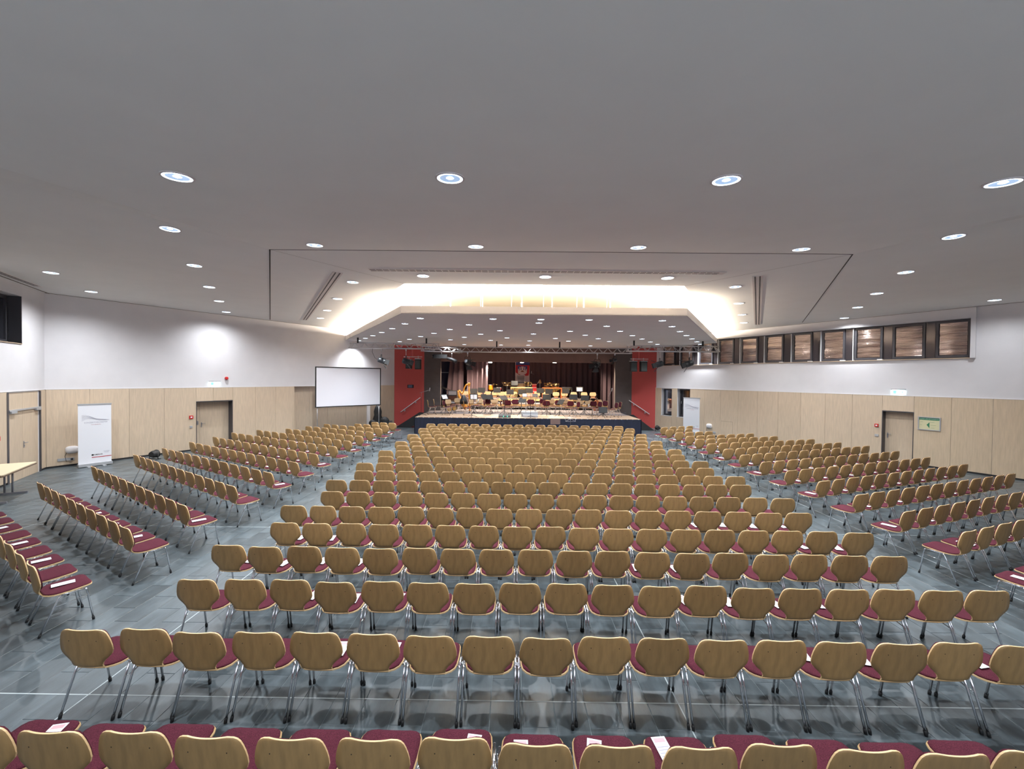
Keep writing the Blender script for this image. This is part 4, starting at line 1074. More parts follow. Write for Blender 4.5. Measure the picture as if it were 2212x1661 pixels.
# roll-up banners
def rollup(ax, ay, bx, by, ptop, label, mirror_text=True):
    A = at_z(ax, ay, .0); B = at_z(bx, by, .0); W_ = Wall((A.x, A.y), (B.x, B.y))
    if W_.n.y > 0: W_.n = -W_.n
    zt = ptop; L_ = W_.L; t = thing('rollup_banner', label, 'banner')
    MB().box((0, -.09, .02), (L_, .09, .11), 0, W_.M).obj('banner_base', M_silver, t)
    for s in (.28*L_, .72*L_): MB().box((s-.04, -.09, 0), (s+.04, .26, .018), 0, W_.M).obj('banner_foot', M_silver, t)
    MB().box((.01, -.004, .09), (L_-.01, .0, zt), 0, W_.M).obj('banner_sheet', M_paper, t)
    MB().box((0, -.02, zt), (L_, .012, zt+.04), 0, W_.M).obj('top_rail', M_silver, t)
    MB().tube([W_.M(L_/2, -.03, .1), W_.M(L_/2, -.03, zt)], .012, 6).obj('support_pole', M_alu, t)
    fl = W_.mat4(0, 0, 0); c = .53*L_
    text('banner_title', 'KONZERTORCHESTER', .066*L_/.84*.86, W_.mat4(c, .0012, zt-.60), M_ink, t)
    text('banner_subtitle', 'HACHENBURG', .036, W_.mat4(c, .0012, zt-.67), mat('ink_rose', (.50, .25, .28), .7), t)
    mb = MB()
    for k in range(5):                       # swooping staff lines of the logo
        pts = []
        for q in range(9):
            f = q/8; s = (.12+.80*f)*L_; z = zt-.53+.03*k*(1-f)+.10*math.sin(PI*min(1, f*1.6+.05*k))*(1-f)**1.1
            pts.append(W_.M(s, .002, z))
        mb.tube(pts, .0022, 4)
    mb.obj('logo_lines', M_ink, t, kind='stuff')
    text('sponsor_text', 'YAMAHA', .062, W_.mat4(.57*L_ if True else 0, .0012, .38), M_inkb, t, bold=True)
    MB().lathe([(.030, 0), (.030, .001)], n=14, M=lambda x, y, z: W_.M(.425*L_+x, .001+z, .38+y)).obj('sponsor_mark', M_inkb, t)
    text('sponsor_small', 'KLINGER\nMUSIK', .038, W_.mat4(.84*L_, .0012, .455), M_ink, t)
    MB().box((.40*L_, .0, .285), (L_-.012, .0015, .31), 0, W_.M).obj('banner_stripe', M_inkr, t)
rollup(168, 1011, 241.8, 1001.6, 2.08, 'tall white roll-up banner with red stripe at the left wall')
pb = at_z(1475, 935, 0); pc = at_z(1512, 938.5, 0)
rollup(1475, 934, 1512, 938.5, 2.05, 'tall white roll-up banner between the lower windows, right')
# black instrument cases near the left wall
def case(px, Y, h, w_, label, nm='instrument_case'):
    x = at_y(px, 900, Y).x; t = thing(nm, label, 'case', (x, Y, 0)); mb = MB()
    mb.lathe([(w_*.50, .0), (w_*.62, .12*h), (w_*.60, .38*h), (w_*.42, .58*h), (w_*.46, .74*h), (w_*.34, .90*h), (w_*.14, h)], n=12, M=lambda a, b, c: (a, b*.5, c))
    mb.obj('case_shell', M_black, t); MB().tube([(.0, -w_*.33, .5*h), (.05, -w_*.42, .56*h), (.0, -w_*.30, .63*h)], .012, 5).obj('carry_strap', M_rub, t)
case(816, 24.6, 1.42, .52, 'tall black cello case standing behind the screen pole')
case(805, 23.9, .62, .5, 'low black bag left of the cello case')
case(831, 24.4, .75, .60, 'low black bag right of the cello case')
# uplighters on the floor
def uplighter(x, y, label):
    p = at_z(x, y, 0); t = thing('floor_spotlight', label, 'spotlight', (p.x, p.y, 0))
    MB().tube([(-.16, -.1, .01), (-.16, .12, .01), (.16, .12, .01), (.16, -.1, .01)], .014, 6).obj('floor_stand', M_black, t)
    MB().tube([(-.16, 0, .02), (-.16, 0, .2), (.16, 0, .2), (.16, 0, .02)], .012, 6).obj('yoke', M_black, t)
    MB().lathe([(.10, -.11), (.13, -.02), (.13, .10), (.15, .12)], n=14, M=lambda a, b, c: (a, b*.9+.0, .19+c*.9) if False else (a, c, .19+b)).obj('lamp_body', M_black, t)
uplighter(332, 992, 'small black floor spotlight at the left wall'); uplighter(1421, 931, 'small black floor spotlight beside the right red wall')
# folding table at the far left
t = thing('folding_table', 'folding table with maple top and brown edge, far left', 'table')
a = at_z(80, 997, .74); b = at_z(0, 1029, .74); ux = (b-a).normalized(); un = Vector((ux.y, -ux.x, 0))
if un.x > 0: un = -un
def MT(x, y, z): q = a+ux*x+un*y; return (q.x, q.y, z)
prof = [(.02, .06), (.0, .02), (.03, .0), (1.77, 0), (1.8, .03), (1.8, .77), (1.77, .80), (.03, .80), (0, .77)]
prof = [(.03, .0), (1.77, 0), (1.8, .03), (1.8, .77), (1.77, .80), (.03, .80), (0, .77), (0, .03)]
MB().prism(prof, .718, .742, 0, MT).obj('table_top', mat('table_maple', (.66, .55, .38), .4), t)
MB().prism([(x*1.004-.004, y*1.006-.003) for x, y in prof], .685, .717, 0, MT).obj('table_edge', mat('table_edge', (.14, .08, .05), .5), t)
for s in (.36, 1.44):
    for d in (-.07, .07): MB().tube([MT(s+d*0.0, .40+d, .685), MT(s, .40+d, .04)], .02, 8).obj('leg', M_steel, t)
    MB().box((s-.025, .06, .0), (s+.025, .74, .045), 0, MT).obj('foot_bar', M_steel, t)

# ================================================================== ORCHESTRA ON THE STAGE
def riser(x0, x1, y0, y1, z, label):
    t = thing('orchestra_riser', label, 'riser', (0, 0, 0)); MB().box((x0, y0, z-.05), (x1, y1, z)).obj('riser_deck', M_carpet, t)
    mb = MB()
    for x in (x0+.1, (x0+x1)/2, x1-.1):
        for y in (y0+.08, y1-.08): mb.box((x-.025, y-.025, SZ), (x+.025, y+.025, z-.05))
    mb.obj('riser_legs', M_steel, t, kind='stuff')
    MB().box((x0, y0-.012, z-.16), (x1, y0-.001, z-.002)).obj('riser_edge', M_lwood, t)
Z2, Z3 = 1.30, 1.56
riser(-3.45, 6.75, 28.9, 30.9, Z2, 'long low riser carrying the third row of orchestra chairs')
riser(-2.65, 5.6, 31.3, 34.0, Z3, 'rear riser carrying the percussion instruments')
orch = [  # px of chair back, depth, floor level, facing (deg, 180 = towards camera), beige?
 (923,24.3,SZ,-75,0),(936,25.3,SZ,-80,1),(957,24.2,SZ,-100,0),(967,25.4,SZ,-130,1),(989,27.0,SZ,170,1),(1000.5,24.2,SZ,-80,0),(1017,26.0,SZ,-120,1),(1036,26.6,SZ,172,1),
 (1044,25.0,SZ,-95,0),(1053,26.0,SZ,-140,0),(1068,27.0,SZ,176,1),(1080,24.7,SZ,-95,0),(1086,25.9,SZ,-100,0),(1096,25.1,SZ,-160,0),(1113.5,26.3,SZ,178,0),
 (1146.7,26.4,SZ,180,0),(1173,27.2,SZ,150,0),(1180.5,25.1,SZ,165,0),(1191,26.9,SZ,178,1),(1206,25.9,SZ,130,0),(1219.5,27.2,SZ,180,1),(1233.5,25.0,SZ,140,0),(1251.5,24.1,SZ,105,0),
 (1253,26.4,SZ,165,1),(1272,26.2,SZ,175,1),(1283,25.1,SZ,140,0),(1293,27.0,SZ,178,1),(1298,24.6,SZ,110,0),(1309,25.6,SZ,120,0),(1333.5,23.75,SZ,100,0),(1341.5,24.5,SZ,95,0),
 (1003.5,29.7,Z2,185,1),(1016,29.8,Z2,170,1),(1034.5,29.6,Z2,178,1),(1053,29.8,Z2,176,1),(1069.5,29.8,Z2,182,1),(1083,29.5,Z2,180,1),(1096,29.8,Z2,176,1),(1110,29.7,Z2,180,1),
 (1128,29.7,Z2,180,1),(1144,29.7,Z2,180,1),(1160,29.7,Z2,178,1),(1178.5,29.8,Z2,182,1),(1201,29.7,Z2,176,1),(1219,29.8,Z2,180,1),(1239,30.0,Z2,180,1),(1261.5,30.0,Z2,180,1),(1280.5,30.0,Z2,180,1)]
cnt = {}
tiern = {SZ: 'stage floor', Z2: 'rear riser'}
srt = sorted(range(len(orch)), key=lambda i: orch[i][0])
for i in srt:
    px, Y, z, ang, bg_ = orch[i]; x = at_y(px, 860, Y).x
    key = (z, bg_); cnt[key] = cnt.get(key, 0)+1
    rz = math.radians(-ang) if True else 0
    rz = math.radians(ang) if ang > 0 else math.radians(ang)
    # facing direction (-sin rz, cos rz); local back edge sits at y = -0.24
    fx, fy = -math.sin(rz), math.cos(rz)
    lab = ('beige padded' if bg_ else 'red padded')+' orchestra chair on the %s, %s of its colour from the left' % (tiern[z], nth(cnt[key]))
    if bg_: put(BEIGE_PROTO, beige_used, x+fx*.28, Y+fy*.28, z, rz, lab, 'orchestra chairs')
    else:
        c = copy_thing(CHAIR_PROTO, (x+fx*.28, Y+fy*.28, z), rz, lab, 'orchestra chairs'); c.name = 'orchestra_chair'

def stand_mesh():
    d = {}
    d['desk'] = MB().box((-.25, -.012, -.02), (.25, .0, .33)).box((-.25, -.055, -.022), (.25, .0, -.010)).mesh('desk', M_black)
    mb = MB()
    for q in range(3):
        a = q*2*PI/3+.5; mb.tube([(0, 0, .30), (.33*math.cos(a), .33*math.sin(a), .012)], .011, 5)
    d['tripod_legs'] = mb.mesh('tripod_legs', M_black)
    return d
SM = stand_mesh(); SMs = {}
def music_stand(px, py, Y, z, yaw, tilt, label, wire=False, paper=False):
    p = at_y(px, py, Y); h = p.z-z-.12
    t = thing('music_stand', label, 'music stand', (p.x, Y, z), yaw, 'music stands on the stage')
    link('tripod_legs', SM['tripod_legs'], t, kind='stuff')
    MB().tube([(0, 0, .06), (0, 0, h)], .012, 6).obj('stand_pole', M_black, t)
    if wire:
        mb = MB(); mb.tube([(-.27, 0, 0), (-.27, 0, .24), (.27, 0, .24), (.27, 0, 0), (-.27, 0, 0)], .010, 5)
        mb.tube([(-.27, 0, .0), (0, 0, .14), (.27, 0, 0)], .007, 4); mb.tube([(-.27, 0, .24), (0, 0, .12), (.27, 0, .24)], .007, 4); mb.tube([(0, 0, 0), (0, 0, .24)], .009, 4)
        o = mb.obj('wire_desk', M_brass if wire == 1 else M_alu, t)
    else: o = link('desk', SM['desk'], t)
    o.location = (0, 0, h-.02); o.rotation_euler = (-tilt, 0, 0)
    if paper:
        q = MB().box((-.20, -.016, .0), (-.01, -.013, .27)).box((.01, -.016, .0), (.20, -.013, .27)).obj('sheet_music', M_paper, o)
    return t
ms = [(1023.5,845,28.4,SZ,.1,.35,0,0),(1040,843,28.3,SZ,-.1,.3,0,0),(1048,857,25.4,SZ,.9,.5,0,0),(1059,858,25.9,SZ,.7,.5,0,0),(962,857,25.3,SZ,.9,.55,0,1),(1073.5,843,28.4,SZ,0,.3,0,0),(1102,847,28.2,SZ,.1,.3,0,0),
      (1127,847,28.3,SZ,0,.3,0,0),(1143.5,844,28.5,SZ,0,.3,0,0),(1167,844,28.5,SZ,0,.3,0,0),(1090,859,24.4,SZ,.6,.7,0,0),(1126,864,24.3,SZ,-.7,.6,0,0),(1181,858,24.6,SZ,0,.4,0,0),(1186,846,28.2,SZ,0,.3,0,0),
      (1222,845,28.4,SZ,-.1,.3,0,0),(1238.5,858,25.6,SZ,-.2,.4,0,0),(1263,860,25.2,SZ,-.4,.4,0,0),(1303,886,23.3,SZ,.1,.35,0,0),(1209,868,23.9,SZ,-1.0,.6,0,0),(1023.5,857,25.2,SZ,.3,.2,0,1),
      (1111.5,828,31.6,Z3,0,.2,0,0),(1140.5,828.5,31.8,Z3,0,.2,1,0),(1200,832,31.8,Z3,0,.2,1,0),(1183.5,830,32.4,Z3,0,.2,1,0),(1095.5,829,32.0,Z3,0,.2,1,0),(1252,841,30.6,Z2,0,.2,0,1)]
ms.sort()
mc = 0
for i, (px, py, Y, z, yaw, tl, wi, pa) in enumerate(ms):
    mc += 1
    music_stand(px, py, Y, z, yaw, tl, '%s music stand%s, %s stand from the left on the stage' % ('wire' if wi else 'black', ' with sheets' if pa else '', nth(mc)), wi, pa)
p = at_y(1232.5, 907, 22.5)
t = music_stand(1232.5, 904.5, 22.35, 0, 0, .1, 'silver wire music stand on the floor before the stage skirt', 2)
t = thing('lectern_stand', 'dark flat lectern stand on the floor before the stage skirt', 'stand', (at_y(1199.5, 910, 22.3).x, 22.3, 0))
MB().box((-.26, -.03, .66), (.26, .0, .96)).obj('desk', M_header, t); MB().tube([(0, 0, .02), (0, 0, .68)], .02, 6).obj('stand_pole', M_black, t); MB().box((-.2, -.15, 0), (.2, .12, .02)).obj('stand_base', M_black, t)

def mic_stand(px, Y, z, h, boom, label):
    x = at_y(px, 870, Y).x; t = thing('microphone_stand', label, 'microphone stand', (x, Y, z)); mb = MB()
    for q in range(3):
        a = q*2*PI/3+.4; mb.tube([(0, 0, .10), (.30*math.cos(a), .30*math.sin(a), .010)], .011, 5)
    mb.obj('tripod_legs', M_black, t, kind='stuff'); MB().tube([(0, 0, .05), (0, 0, h)], .011, 6).obj('stand_pole', M_black, t)
    if boom:
        MB().tube([(-boom[0]*.25, 0, h-boom[1]*.25), (boom[0], 0, h+boom[1])], .008, 5).obj('boom', M_steel, t)
        MB().tube([(boom[0], 0, h+boom[1]-.06), (boom[0]+.03, 0, h+boom[1]+.13)], .022, 8).obj('microphone', M_silver, t)
    else: MB().tube([(0, 0, h), (0, -.03, h+.14)], .018, 8).obj('microphone', M_black, t)
mic_stand(910, 23.6, SZ, 1.32, (.46, .14), 'tall microphone stand with boom at the left stage corner')
mic_stand(1279.5, 22.95, SZ, .62, (-.22, .05), 'low microphone stand at the front right stage edge')
mic_stand(1020, 23.0, SZ, .62, (.32, .25), 'low microphone stand at the front left stage edge')
mic_stand(1146.6, 22.98, SZ, 1.72, None, 'tall microphone stand before the conductor podium')
mic_stand(1316, 26.8, SZ, 1.15, (.15, .32), 'microphone stand behind the right end chairs')
mic_stand(1152, 33.6, Z3, 1.9, (-.2, .1), 'tall microphone stand right of the crest flag')
# conductor's podium and desk
cx0 = at_y(1129, 890, 23.35).x; cx1 = at_y(1161.5, 890, 23.35).x
t = thing('conductor_podium', 'grey two level conductor podium with railing at the stage front', 'podium')
MB().box((cx0+.03, 23.1, SZ), (cx1, 23.45, SZ+.13)).obj('podium_step', M_silver, t); MB().box((cx0-.06, 23.45, SZ), (cx1+.02, 24.35, SZ+.27)).obj('podium_deck', M_silver, t)
mb = MB()
for x in (cx0+.18, cx1-.12): MB().tube([(x, 23.5, SZ+.27), (x, 23.5, SZ+1.16)], .02, 6).obj('rail_post', M_alu, t)
t = thing('conductor_desk', 'wide conductor desk with tan front and open scores', 'desk')
dx = at_y(1128.5, 860, 23.5).x; dx1 = at_y(1162, 860, 23.5).x; dz = at_y(1145, 861.8, 23.5).z; dz1 = at_y(1145, 857.6, 23.5).z
MB().box((dx, 23.42, dz), (dx1, 23.46, dz1)).obj('desk_front', M_lwood, t)
def MD(x, y, z): return (x, 23.46+y, dz1+.004+z+y*.45)
MB().box((dx, 0, 0), (dx1, .36, .012), 0, MD).obj('desk_top', M_black, t)
for x in (cx0+.18, cx1-.12): MB().tube([(x, 23.56, SZ+.27), (x, 23.56, dz1+.03)], .016, 6).obj('desk_post', M_alu, t)
for nm, a, b, m_, lb in (('score_book', dx+.02, dx+.24, M_paper, 'open white score on the left of the conductor desk'), ('score_book', dx+.28, dx+.56, mat('score_red', (.65, .12, .07), .6), 'red score book on the conductor desk')):
    tag(MB().box((a, .02, .013), (b, .30, .030), 0, MD).obj(nm, m_), lb, 'book')
# stage monitor with two green lights
t = thing('stage_monitor', 'black floor box with two green lights at the stage edge', 'speaker', (at_y(1090.5, 899, 22.95).x, 22.95, SZ))
MB().add([(-.35, -.12, 0), (.33, -.12, 0), (.33, .22, 0), (-.35, .22, 0), (-.35, -.06, .10), (.33, -.06, .10), (.33, .20, .17), (-.35, .20, .17)], [(0,3,2,1),(4,5,6,7),(0,1,5,4),(1,2,6,5),(2,3,7,6),(3,0,4,7)]).obj('cabinet', M_black, t)
for x in (-.07, .14): MB().cbox((x, -.10, .075), (.035, .03, .05)).obj('indicator_lamp', M_led, t)
# harp
t = thing('concert_harp', 'golden concert harp left of the stage middle', 'harp', (at_y(1004, 870, 27.3).x, 27.3, SZ))
MB().tube([(.34, 0, .12), (.30, 0, .6), (.28, 0, 1.2), (.27, 0, 1.72)], [.045, .04, .045, .05], 10).obj('column', M_gold, t)
MB().lathe([(.06, 0), (.085, .05), (.07, .12), (.10, .20), (.05, .23)], (.27, 0, 1.62), 12).obj('crown', M_gold, t)
MB().tube([(.27, 0, 1.74), (.10, 0, 1.72), (-.03, 0, 1.52), (-.10, 0, 1.24), (-.17, 0, 1.13), (-.26, 0, 1.18), (-.34, 0, 1.32), (-.42, 0, 1.33)], [.05, .05, .045, .045, .05, .05, .05, .04], 8).obj('neck', M_gold, t)
MB().tube([(-.44, 0, 1.32), (-.40, 0, 1.0), (-.20, 0, .55), (.12, 0, .14)], [.05, .075, .11, .15], 10).obj('soundbox', M_gold, t)
MB().tube([(.34, -.12, .05), (.34, .12, .05)], .07, 8).obj('pedal_base', M_gold, t)
mb = MB()
for k in range(12):
    f = (k+.5)/12; mb.tube([(-.36+.55*f, 0, 1.0-.8*f), (-.30+.50*f, 0, 1.22+.35*f*f)], .003, 3)
mb.obj('strings', M_silver, t, kind='stuff')
tag(MB().lathe([(.26, .0), (.24, .22), (.13, .50), (.05, .58)], (at_y(1001, 870, 26.4).x, 26.55, SZ+.50), 10).obj('harp_cover', M_black), 'black cloth cover heaped on a chair before the harp', 'cover')
# grand piano with raised lid
t = thing('grand_piano', 'black grand piano with raised lid behind the left portal', 'piano', (at_y(952, 860, 29.8).x, 29.8, SZ))
pp = [(-.75, -.75), (.62, -.75), (.72, -.2), (.55, .3), (.2, .75), (-.3, .95), (-.75, .9)]
MB().prism(pp, .62, .98).obj('piano_case', M_blackg, t)
V = [(-.75, -.70, 1.0), (-.75, .85, 1.0), (.55, .75, 1.05), (.62, -.70, 1.05)]
MB().add([(-.78, -.7, 1.85), (-.78, .9, 1.85), (.72, .7, 1.20), (.72, -.7, 1.20), (-.78, -.7, 1.88), (-.78, .9, 1.88), (.72, .7, 1.23), (.72, -.7, 1.23)], [(0,3,2,1),(4,5,6,7),(0,1,5,4),(1,2,6,5),(2,3,7,6),(3,0,4,7)]).obj('piano_lid', M_blackg, t)
MB().tube([(.6, -.6, .98), (.45, -.6, 1.28)], .015, 5).obj('lid_prop', M_silver, t)
for x, y in ((-.6, -.6), (.5, -.6), (-.3, .7)): MB().tube([(x, y, 0), (x, y, .62)], [.035, .06], 8).obj('leg', M_blackg, t)
# upright cabinets / amplifiers beside the harp
def amp(px, Y, z, w_, h, m_, label):
    x = at_y(px, 860, Y).x; t = thing('amplifier', label, 'amplifier', (x, Y, z)); MB().box((-w_/2, -.16, 0), (w_/2, .18, h)).obj('cabinet', M_black, t)
    MB().box((-w_/2+.04, -.172, .05), (w_/2-.04, -.16, h*.72)).obj('grille', m_, t)
    MB().box((-w_/2+.04, -.172, h*.77), (w_/2-.04, -.16, h-.04)).obj('control_panel', M_silver, t)
amp(978, 28.3, SZ, .62, 1.30, mat('grille_brown', (.10, .04, .025), .8), 'tall dark amplifier left of the harp')
amp(979, 27.6, SZ, .34, .62, mat('grille_rust', (.18, .06, .03), .8), 'small brown amplifier low beside the harp')
# loudspeaker on a pole
t = thing('pole_loudspeaker', 'grey loudspeaker on a tall pole before the backdrop', 'speaker', (at_y(1035, 812, 33.2).x, 33.2, Z3))
z0 = at_y(1035, 820, 33.2).z-Z3; z1_ = at_y(1035, 807, 33.2).z-Z3
MB().box((-.15, -.14, z0), (.15, .14, z1_)).obj('cabinet', mat('cab_grey', (.16, .15, .15), .6), t); MB().tube([(0, 0, .03), (0, 0, z0)], .02, 6).obj('stand_pole', M_black, t)
MB().box((-.11, -.146, z1_-.16), (.11, -.14, z1_-.04)).obj('horn', M_black, t); MB().box((-.25, -.2, 0), (.25, .2, .03)).obj('stand_base', M_black, t)
# drum kit: amber toms, cymbals, stands
def tom(px, py, Y, r, h, m_, label, nm='tom_drum', zf=Z3):
    p = at_y(px, py, Y); t = thing(nm, label, 'drum', (p.x, Y, zf)); zc = p.z-zf
    MB().lathe([(r, zc-h/2), (r*1.02, zc-h/4), (r*1.02, zc+h/4), (r, zc+h/2)], n=16).obj('drum_shell', m_, t)
    MB().lathe([(r*1.04, zc+h/2-.02), (r*1.04, zc+h/2+.012), (r*.9, zc+h/2+.014)], n=16).obj('drum_head', M_plaster, t)
    MB().tube([(0, 0, .02), (0, 0, zc-h/2)], .02, 6).obj('stand_pole', M_chrome, t); MB().lathe([(.2, 0), (.19, .02), (.03, .03)], n=10).obj('stand_base', M_chrome, t)
tom(1048.8, 836.5, 32.6, .17, .40, M_amber, 'bright amber tom drum, left of the pair')
tom(1060.5, 837, 32.6, .18, .42, M_amber, 'bright amber tom drum, right of the pair')
tom(1077, 840, 32.2, .20, .18, M_rubr, 'red snare drum right of the amber toms', 'snare_drum')
tom(1125, 835, 33.2, .30, .50, M_tan, 'large tan drum below the tubular bells', 'bass_drum')
def cymbal(px, py, Y, r, label, zf=Z3):
    p = at_y(px, py, Y); t = thing('cymbal_stand', label, 'cymbal', (p.x, Y, zf)); zc = p.z-zf
    MB().lathe([(r, zc), (r*.3, zc+.02), (.02, zc+.05)], n=18).obj('cymbal', M_brass, t)
    MB().tube([(0, 0, .1), (0, 0, zc+.08)], .012, 6).obj('stand_pole', M_chrome, t)
    mb = MB()
    for q in range(3): a = q*2*PI/3; mb.tube([(0, 0, .35), (.28*math.cos(a), .28*math.sin(a), .01)], .010, 5)
    mb.obj('tripod_legs', M_chrome, t, kind='stuff')
cymbal(1040.5, 829.5, 32.3, .22, 'brass cymbal left of the amber toms'); cymbal(1067, 829.5, 32.4, .20, 'brass cymbal just right of the amber toms')
cymbal(1073, 831, 33.0, .22, 'brass cymbal behind the red snare drum'); cymbal(1086, 826, 33.3, .18, 'brass cymbal left of the orange wire stand')
# mallet instruments
def mallet(px0, px1, pyt, Y, zf, m_leg, m_bar, label, nm='marimba'):
    a = at_y(px0, pyt, Y); b = at_y(px1, pyt, Y); t = thing(nm, label, 'marimba', ((a.x+b.x)/2, Y, zf)); w_ = (b.x-a.x)/2; h = a.z-zf
    n = max(8, int(w_*2/.055)); mb = MB()
    for k in range(n): mb.box((-w_+2*w_*(k+.08)/n, -.30+.08*k/n, h), (-w_+2*w_*(k+.92)/n, .28-.10*k/n, h+.02))
    mb.obj('tone_bars', m_bar, t, kind='stuff')
    mb = MB()
    for k in range(n): mb.box((-w_+2*w_*(k+.15)/n, -.1, h-.12-.38*(1-abs(2*k/n-.8))), (-w_+2*w_*(k+.8)/n, .05, h-.03))
    mb.obj('resonators', M_brass, t, kind='stuff')
    MB().box((-w_, -.31, h-.045), (w_, -.29, h-.002)).obj('front_rail', m_leg, t)
    for s in (-1, 1): MB().box((s*w_-.04, -.28, .0), (s*w_+.04, .26, h-.004)).obj('end_panel', m_leg, t)
mallet(1104, 1148, 836.5, 31.7, Z3, M_lwood, M_lwood, 'large light marimba in the middle of the rear riser')
mallet(1172, 1212, 837.5, 31.9, Z3, M_wood, M_wood, 'dark rosewood xylophone on orange end panels, rear right')
mallet(1213.5, 1234, 837, 32.4, Z3, M_black, M_alu, 'small glockenspiel on black stand, rear right', 'glockenspiel')
# tubular bells
p0 = at_y(1117.5, 812, 33.6); p1 = at_y(1134, 812, 33.6); t = thing('tubular_bells', 'silver tubular bells in a white frame before the crest flag', 'tubular bells', ((p0.x+p1.x)/2, 33.6, Z3)); w_ = (p1.x-p0.x)/2; zt = p0.z-Z3+.06
for s in (-1, 1): MB().tube([(s*w_, 0, .02), (s*w_, 0, zt)], .022, 6).obj('frame_post', M_plaster, t)
MB().tube([(-w_, 0, zt), (w_, 0, zt)], .022, 6).obj('frame_bar', M_plaster, t); MB().tube([(-w_, 0, zt-.16), (w_, 0, zt-.16)], .016, 6).obj('frame_bar', M_plaster, t)
for k in range(9):
    x = -w_*.86+w_*1.72*k/8; MB().tube([(x, 0, zt-.02), (x, 0, .55+.02*k)], .019, 6).obj('bell_tube', M_alu, t)
MB().box((-w_-.03, -.22, 0), (w_+.03, .22, .05)).obj('frame_base', M_black, t)
# red bench stack, desk lamp, chest of drawers
t = thing('drawer_chest', 'small red chest with white edges on the rear riser', 'chest', (at_y(1154, 842, 33.0).x, 33.0, Z3)); h = at_y(1154, 829, 33).z-Z3
MB().box((-.17, -.2, .0), (.17, .2, h)).obj('chest_body', M_rubr, t)
for f in (.45, .72, .93): MB().box((-.18, -.212, h*f), (.18, -.2, h*f+.03)).obj('drawer_edge', M_plaster, t)
t = thing('standing_lamp', 'tall lamp with tan shade on the rear riser', 'lamp', (at_y(1166.5, 825, 33.2).x, 33.2, Z3)); h = at_y(1166, 820, 33.2).z-Z3
MB().tube([(0, 0, .02), (0, 0, h-.28)], .018, 6).obj('lamp_pole', M_plaster, t); MB().lathe([(.11, h-.30), (.12, h-.26), (.05, h-.04), (.03, h)], n=12).obj('lamp_shade', M_lwood, t); MB().lathe([(.15, 0), (.15, .03)], n=12).obj('lamp_base', M_plaster, t)
MB().tube([(0, 0, h), (-.22, 0, h-.34)], .016, 5).obj('lamp_arm', M_plaster, t)
# brass horns and a yellow coat left on chairs
def horn(px, py, Y, s, label):
    p = at_y(px, py, Y); o = MB().lathe([(.01, .0), (.012, .12), (.03, .2), (.11, .26)], n=12, M=lambda a, b, c: (p.x+s*(c-.12), Y+a, p.z+b))
    o.tube([(p.x+.10*math.cos(q*PI/6), Y, p.z+.10*math.sin(q*PI/6)) for q in range(12)], .012, 5, closed=True)
    tag(o.obj('french_horn', M_brass), label, 'horn')
for k, (px, py, Y, z) in enumerate([(972, 884, 25.6, SZ), (983, 882, 26.0, SZ), (1115, 854, 27.9, SZ), (1236, 872, 25.8, SZ)]):
    p = at_y(px, py, Y); q = thing('brass_horn', 'brass horn on a stand, %s from the left on the stage' % nth(k+1), 'horn', (p.x, Y, z)); h = p.z-z
    MB().tube([(.10*math.cos(a*PI/6), 0, h+.10*math.sin(a*PI/6)) for a in range(12)], .014, 5, closed=True).obj('horn_coil', M_brass, q)
    MB().lathe([(.012, 0), (.03, .08), (.12, .15)], n=12, M=lambda a, b, c: (a-.02, -c-.02, h+b)).obj('horn_bell', M_brass, q)
    MB().tube([(0, 0, .0), (0, 0, h-.09)], .012, 5).obj('stand_pole', M_black, q); MB().lathe([(.12, 0), (.02, .03)], n=8).obj('stand_base', M_black, q)
# cello and double bass leaning at the right
def cello(px, Y, z, s, lean, label):
    x = at_y(px, 860, Y).x; t = thing('cello', label, 'cello', (x, Y, z)); 
    ol = [(0, .0), (.20, .03), (.24, .15), (.17, .30), (.15, .36), (.20, .45), (.17, .62), (.06, .70)]
    P = [(a*s, b*s) for a, b in ol]+[(-a*s, b*s) for a, b in reversed(ol[1:])]
    def M(a, b, c): return (a+lean*b, c, b+.1)
    MB().prism(P, -.06, .06, 0, M).obj('body', M_wood, t)
    MB().tube([M(0, .68*s, -.05), M(0, 1.12*s, -.05)], .022, 6).obj('neck', M_blackg, t); MB().tube([M(0, 0, 0), (0, 0, 0)], .01, 5).obj('endpin', M_steel, t)
cello(1287.5, 26.9, SZ, 1.0, .05, 'brown cello standing behind the right orchestra chairs')
# crest flag
fx0 = at_y(1113.2, 790, 34.3).x; fx1 = at_y(1144, 790, 34.3).x; fz1 = at_y(1128, 782, 34.3).z; fz0 = at_y(1128, 825, 34.3).z
W0 = fx1-fx0; FH = fz1-fz0
t = thing('crest_flag', 'hanging flag with white castle crest on blue, red border', 'flag', (fx0, 34.3, fz0))
M_fb = mat('flag_blue', (.05, .07, .25), .8); M_fr = mat('flag_red', (.52, .02, .03), .8); M_fw = mat('flag_white', (.75, .60, .58), .8)
def flagpoly(pts, y, m_, nm): MB().prism([(a*W0, b*FH) for a, b in pts], 0, .004, 0, lambda a, b, c: (a, -y-c, b)).obj(nm, m_, t)
flagpoly([(0, 0), (1, 0), (1, 1), (0, 1)], 0, M_fw, 'flag_cloth')
flagpoly([(.03, .84), (1, .84), (1, 1.02), (.03, 1.02)], .004, M_fb, 'blue_band')
flagpoly([(.02, .86), (1, .86), (.97, .42), (.93, .32), (.6, .30), (.35, .32), (.02, .48)], .004, M_fr, 'red_field')
flagpoly([(.17, .80), (.84, .80), (.83, .55), (.76, .42), (.62, .34), (.5, .30), (.38, .34), (.24, .42), (.17, .55)], .009, M_fb, 'shield')
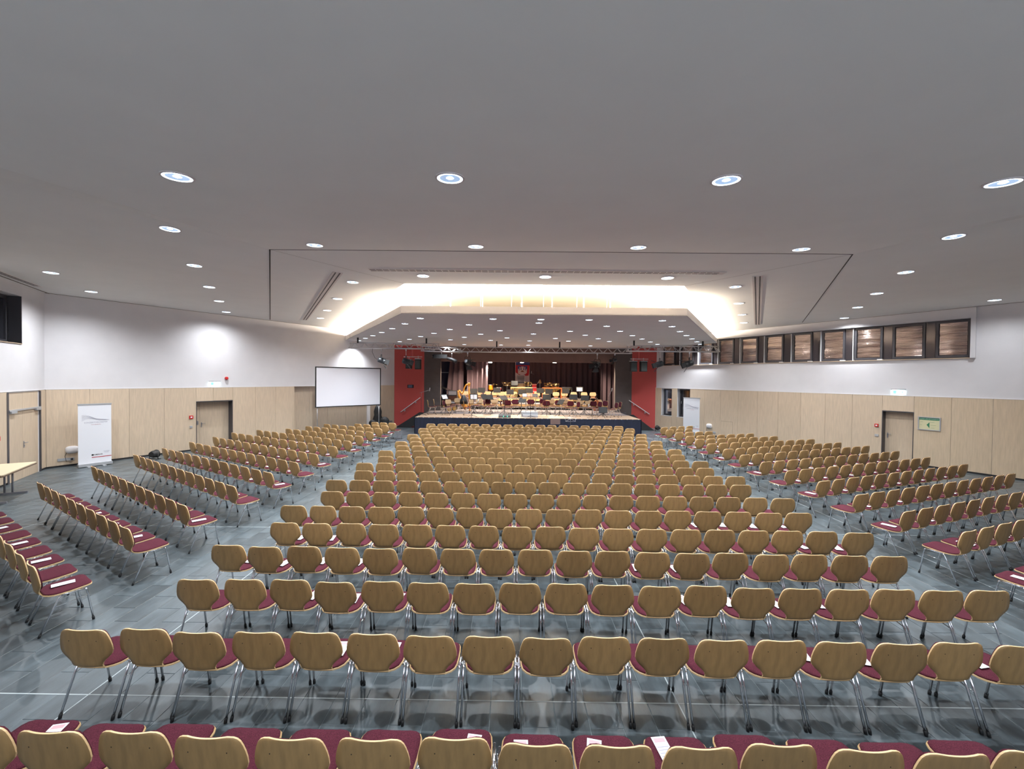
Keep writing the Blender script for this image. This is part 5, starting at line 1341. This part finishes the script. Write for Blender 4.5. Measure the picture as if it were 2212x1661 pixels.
castle = [(.19, .42), (.19, .62), (.22, .68), (.26, .62), (.27, .55), (.31, .60), (.30, .68), (.29, .74), (.38, .74), (.37, .64), (.40, .58), (.44, .62), (.42, .72), (.41, .77), (.59, .77), (.58, .72), (.56, .62), (.60, .58),
          (.63, .64), (.62, .74), (.71, .74), (.70, .68), (.69, .60), (.73, .55), (.74, .62), (.78, .68), (.81, .62), (.81, .46), (.72, .40), (.60, .36), (.5, .33), (.36, .36)]
flagpoly(castle, .014, M_fw, 'castle')
flagpoly([(.40+.10+.11*math.cos(a*PI/8), .50+.075*math.sin(a*PI/8)) for a in range(9)], .019, mat('gate_brown', (.25, .08, .05), .8), 'castle_gate')
for a, b in ((.33, .752), (.5, .782), (.665, .752)): flagpoly([(a-.03, b), (a+.03, b), (a, b+.025)], .019, M_fr, 'tower_roof')
MB().tube([(-.05, 0, FH+.02), (W0+.05, 0, FH+.02)], .02, 6).obj('flag_pole', M_black, t)
MB().tube([(W0/2, 0, FH), (W0/2, .0, 5.6-fz0)], .008, 4).obj('flag_cord', M_black, t)
# working lights under the header
for i, px in enumerate((1059, 1127.5, 1198)):
    p = at_y(px, 782.8, 31.0); t = thing('stage_floodlight', 'bright white work light under the header, %s from the left' % nth(i+1), 'ceiling light', (p.x, 31.0, p.z))
    MB().box((-.13, -.08, -.03), (.13, .08, .03)).obj('lamp_panel', mat('flood_glow', (1, 1, 1), .5, emit=(1, .93, .85), estr=14), t)
    MB().tube([(0, 0, .03), (0, 0, 5.6-p.z)], .015, 5).obj('hanger', M_black, t)
    spot('flood_spot', (0, 0, -.06), (math.radians(-12), 0, 0), STAGE_W, WARM, 130, .6, .08, t)
# stage lanterns above the header, lighting the orchestra and drapes
for x, y, z, rx, W_ in ((-3, 28.6, 5.2, .0, 1.4), (1.1, 28.4, 5.2, -.1, 1.6), (5.2, 28.6, 5.2, .0, 1.4), (1.1, 24.0, 5.0, .0, .5)):
    spot('stage_wash', (x, y, z), (rx, 0, 0), STAGE_W*W_, (1.0, .80, .60), 120, .7, .15)
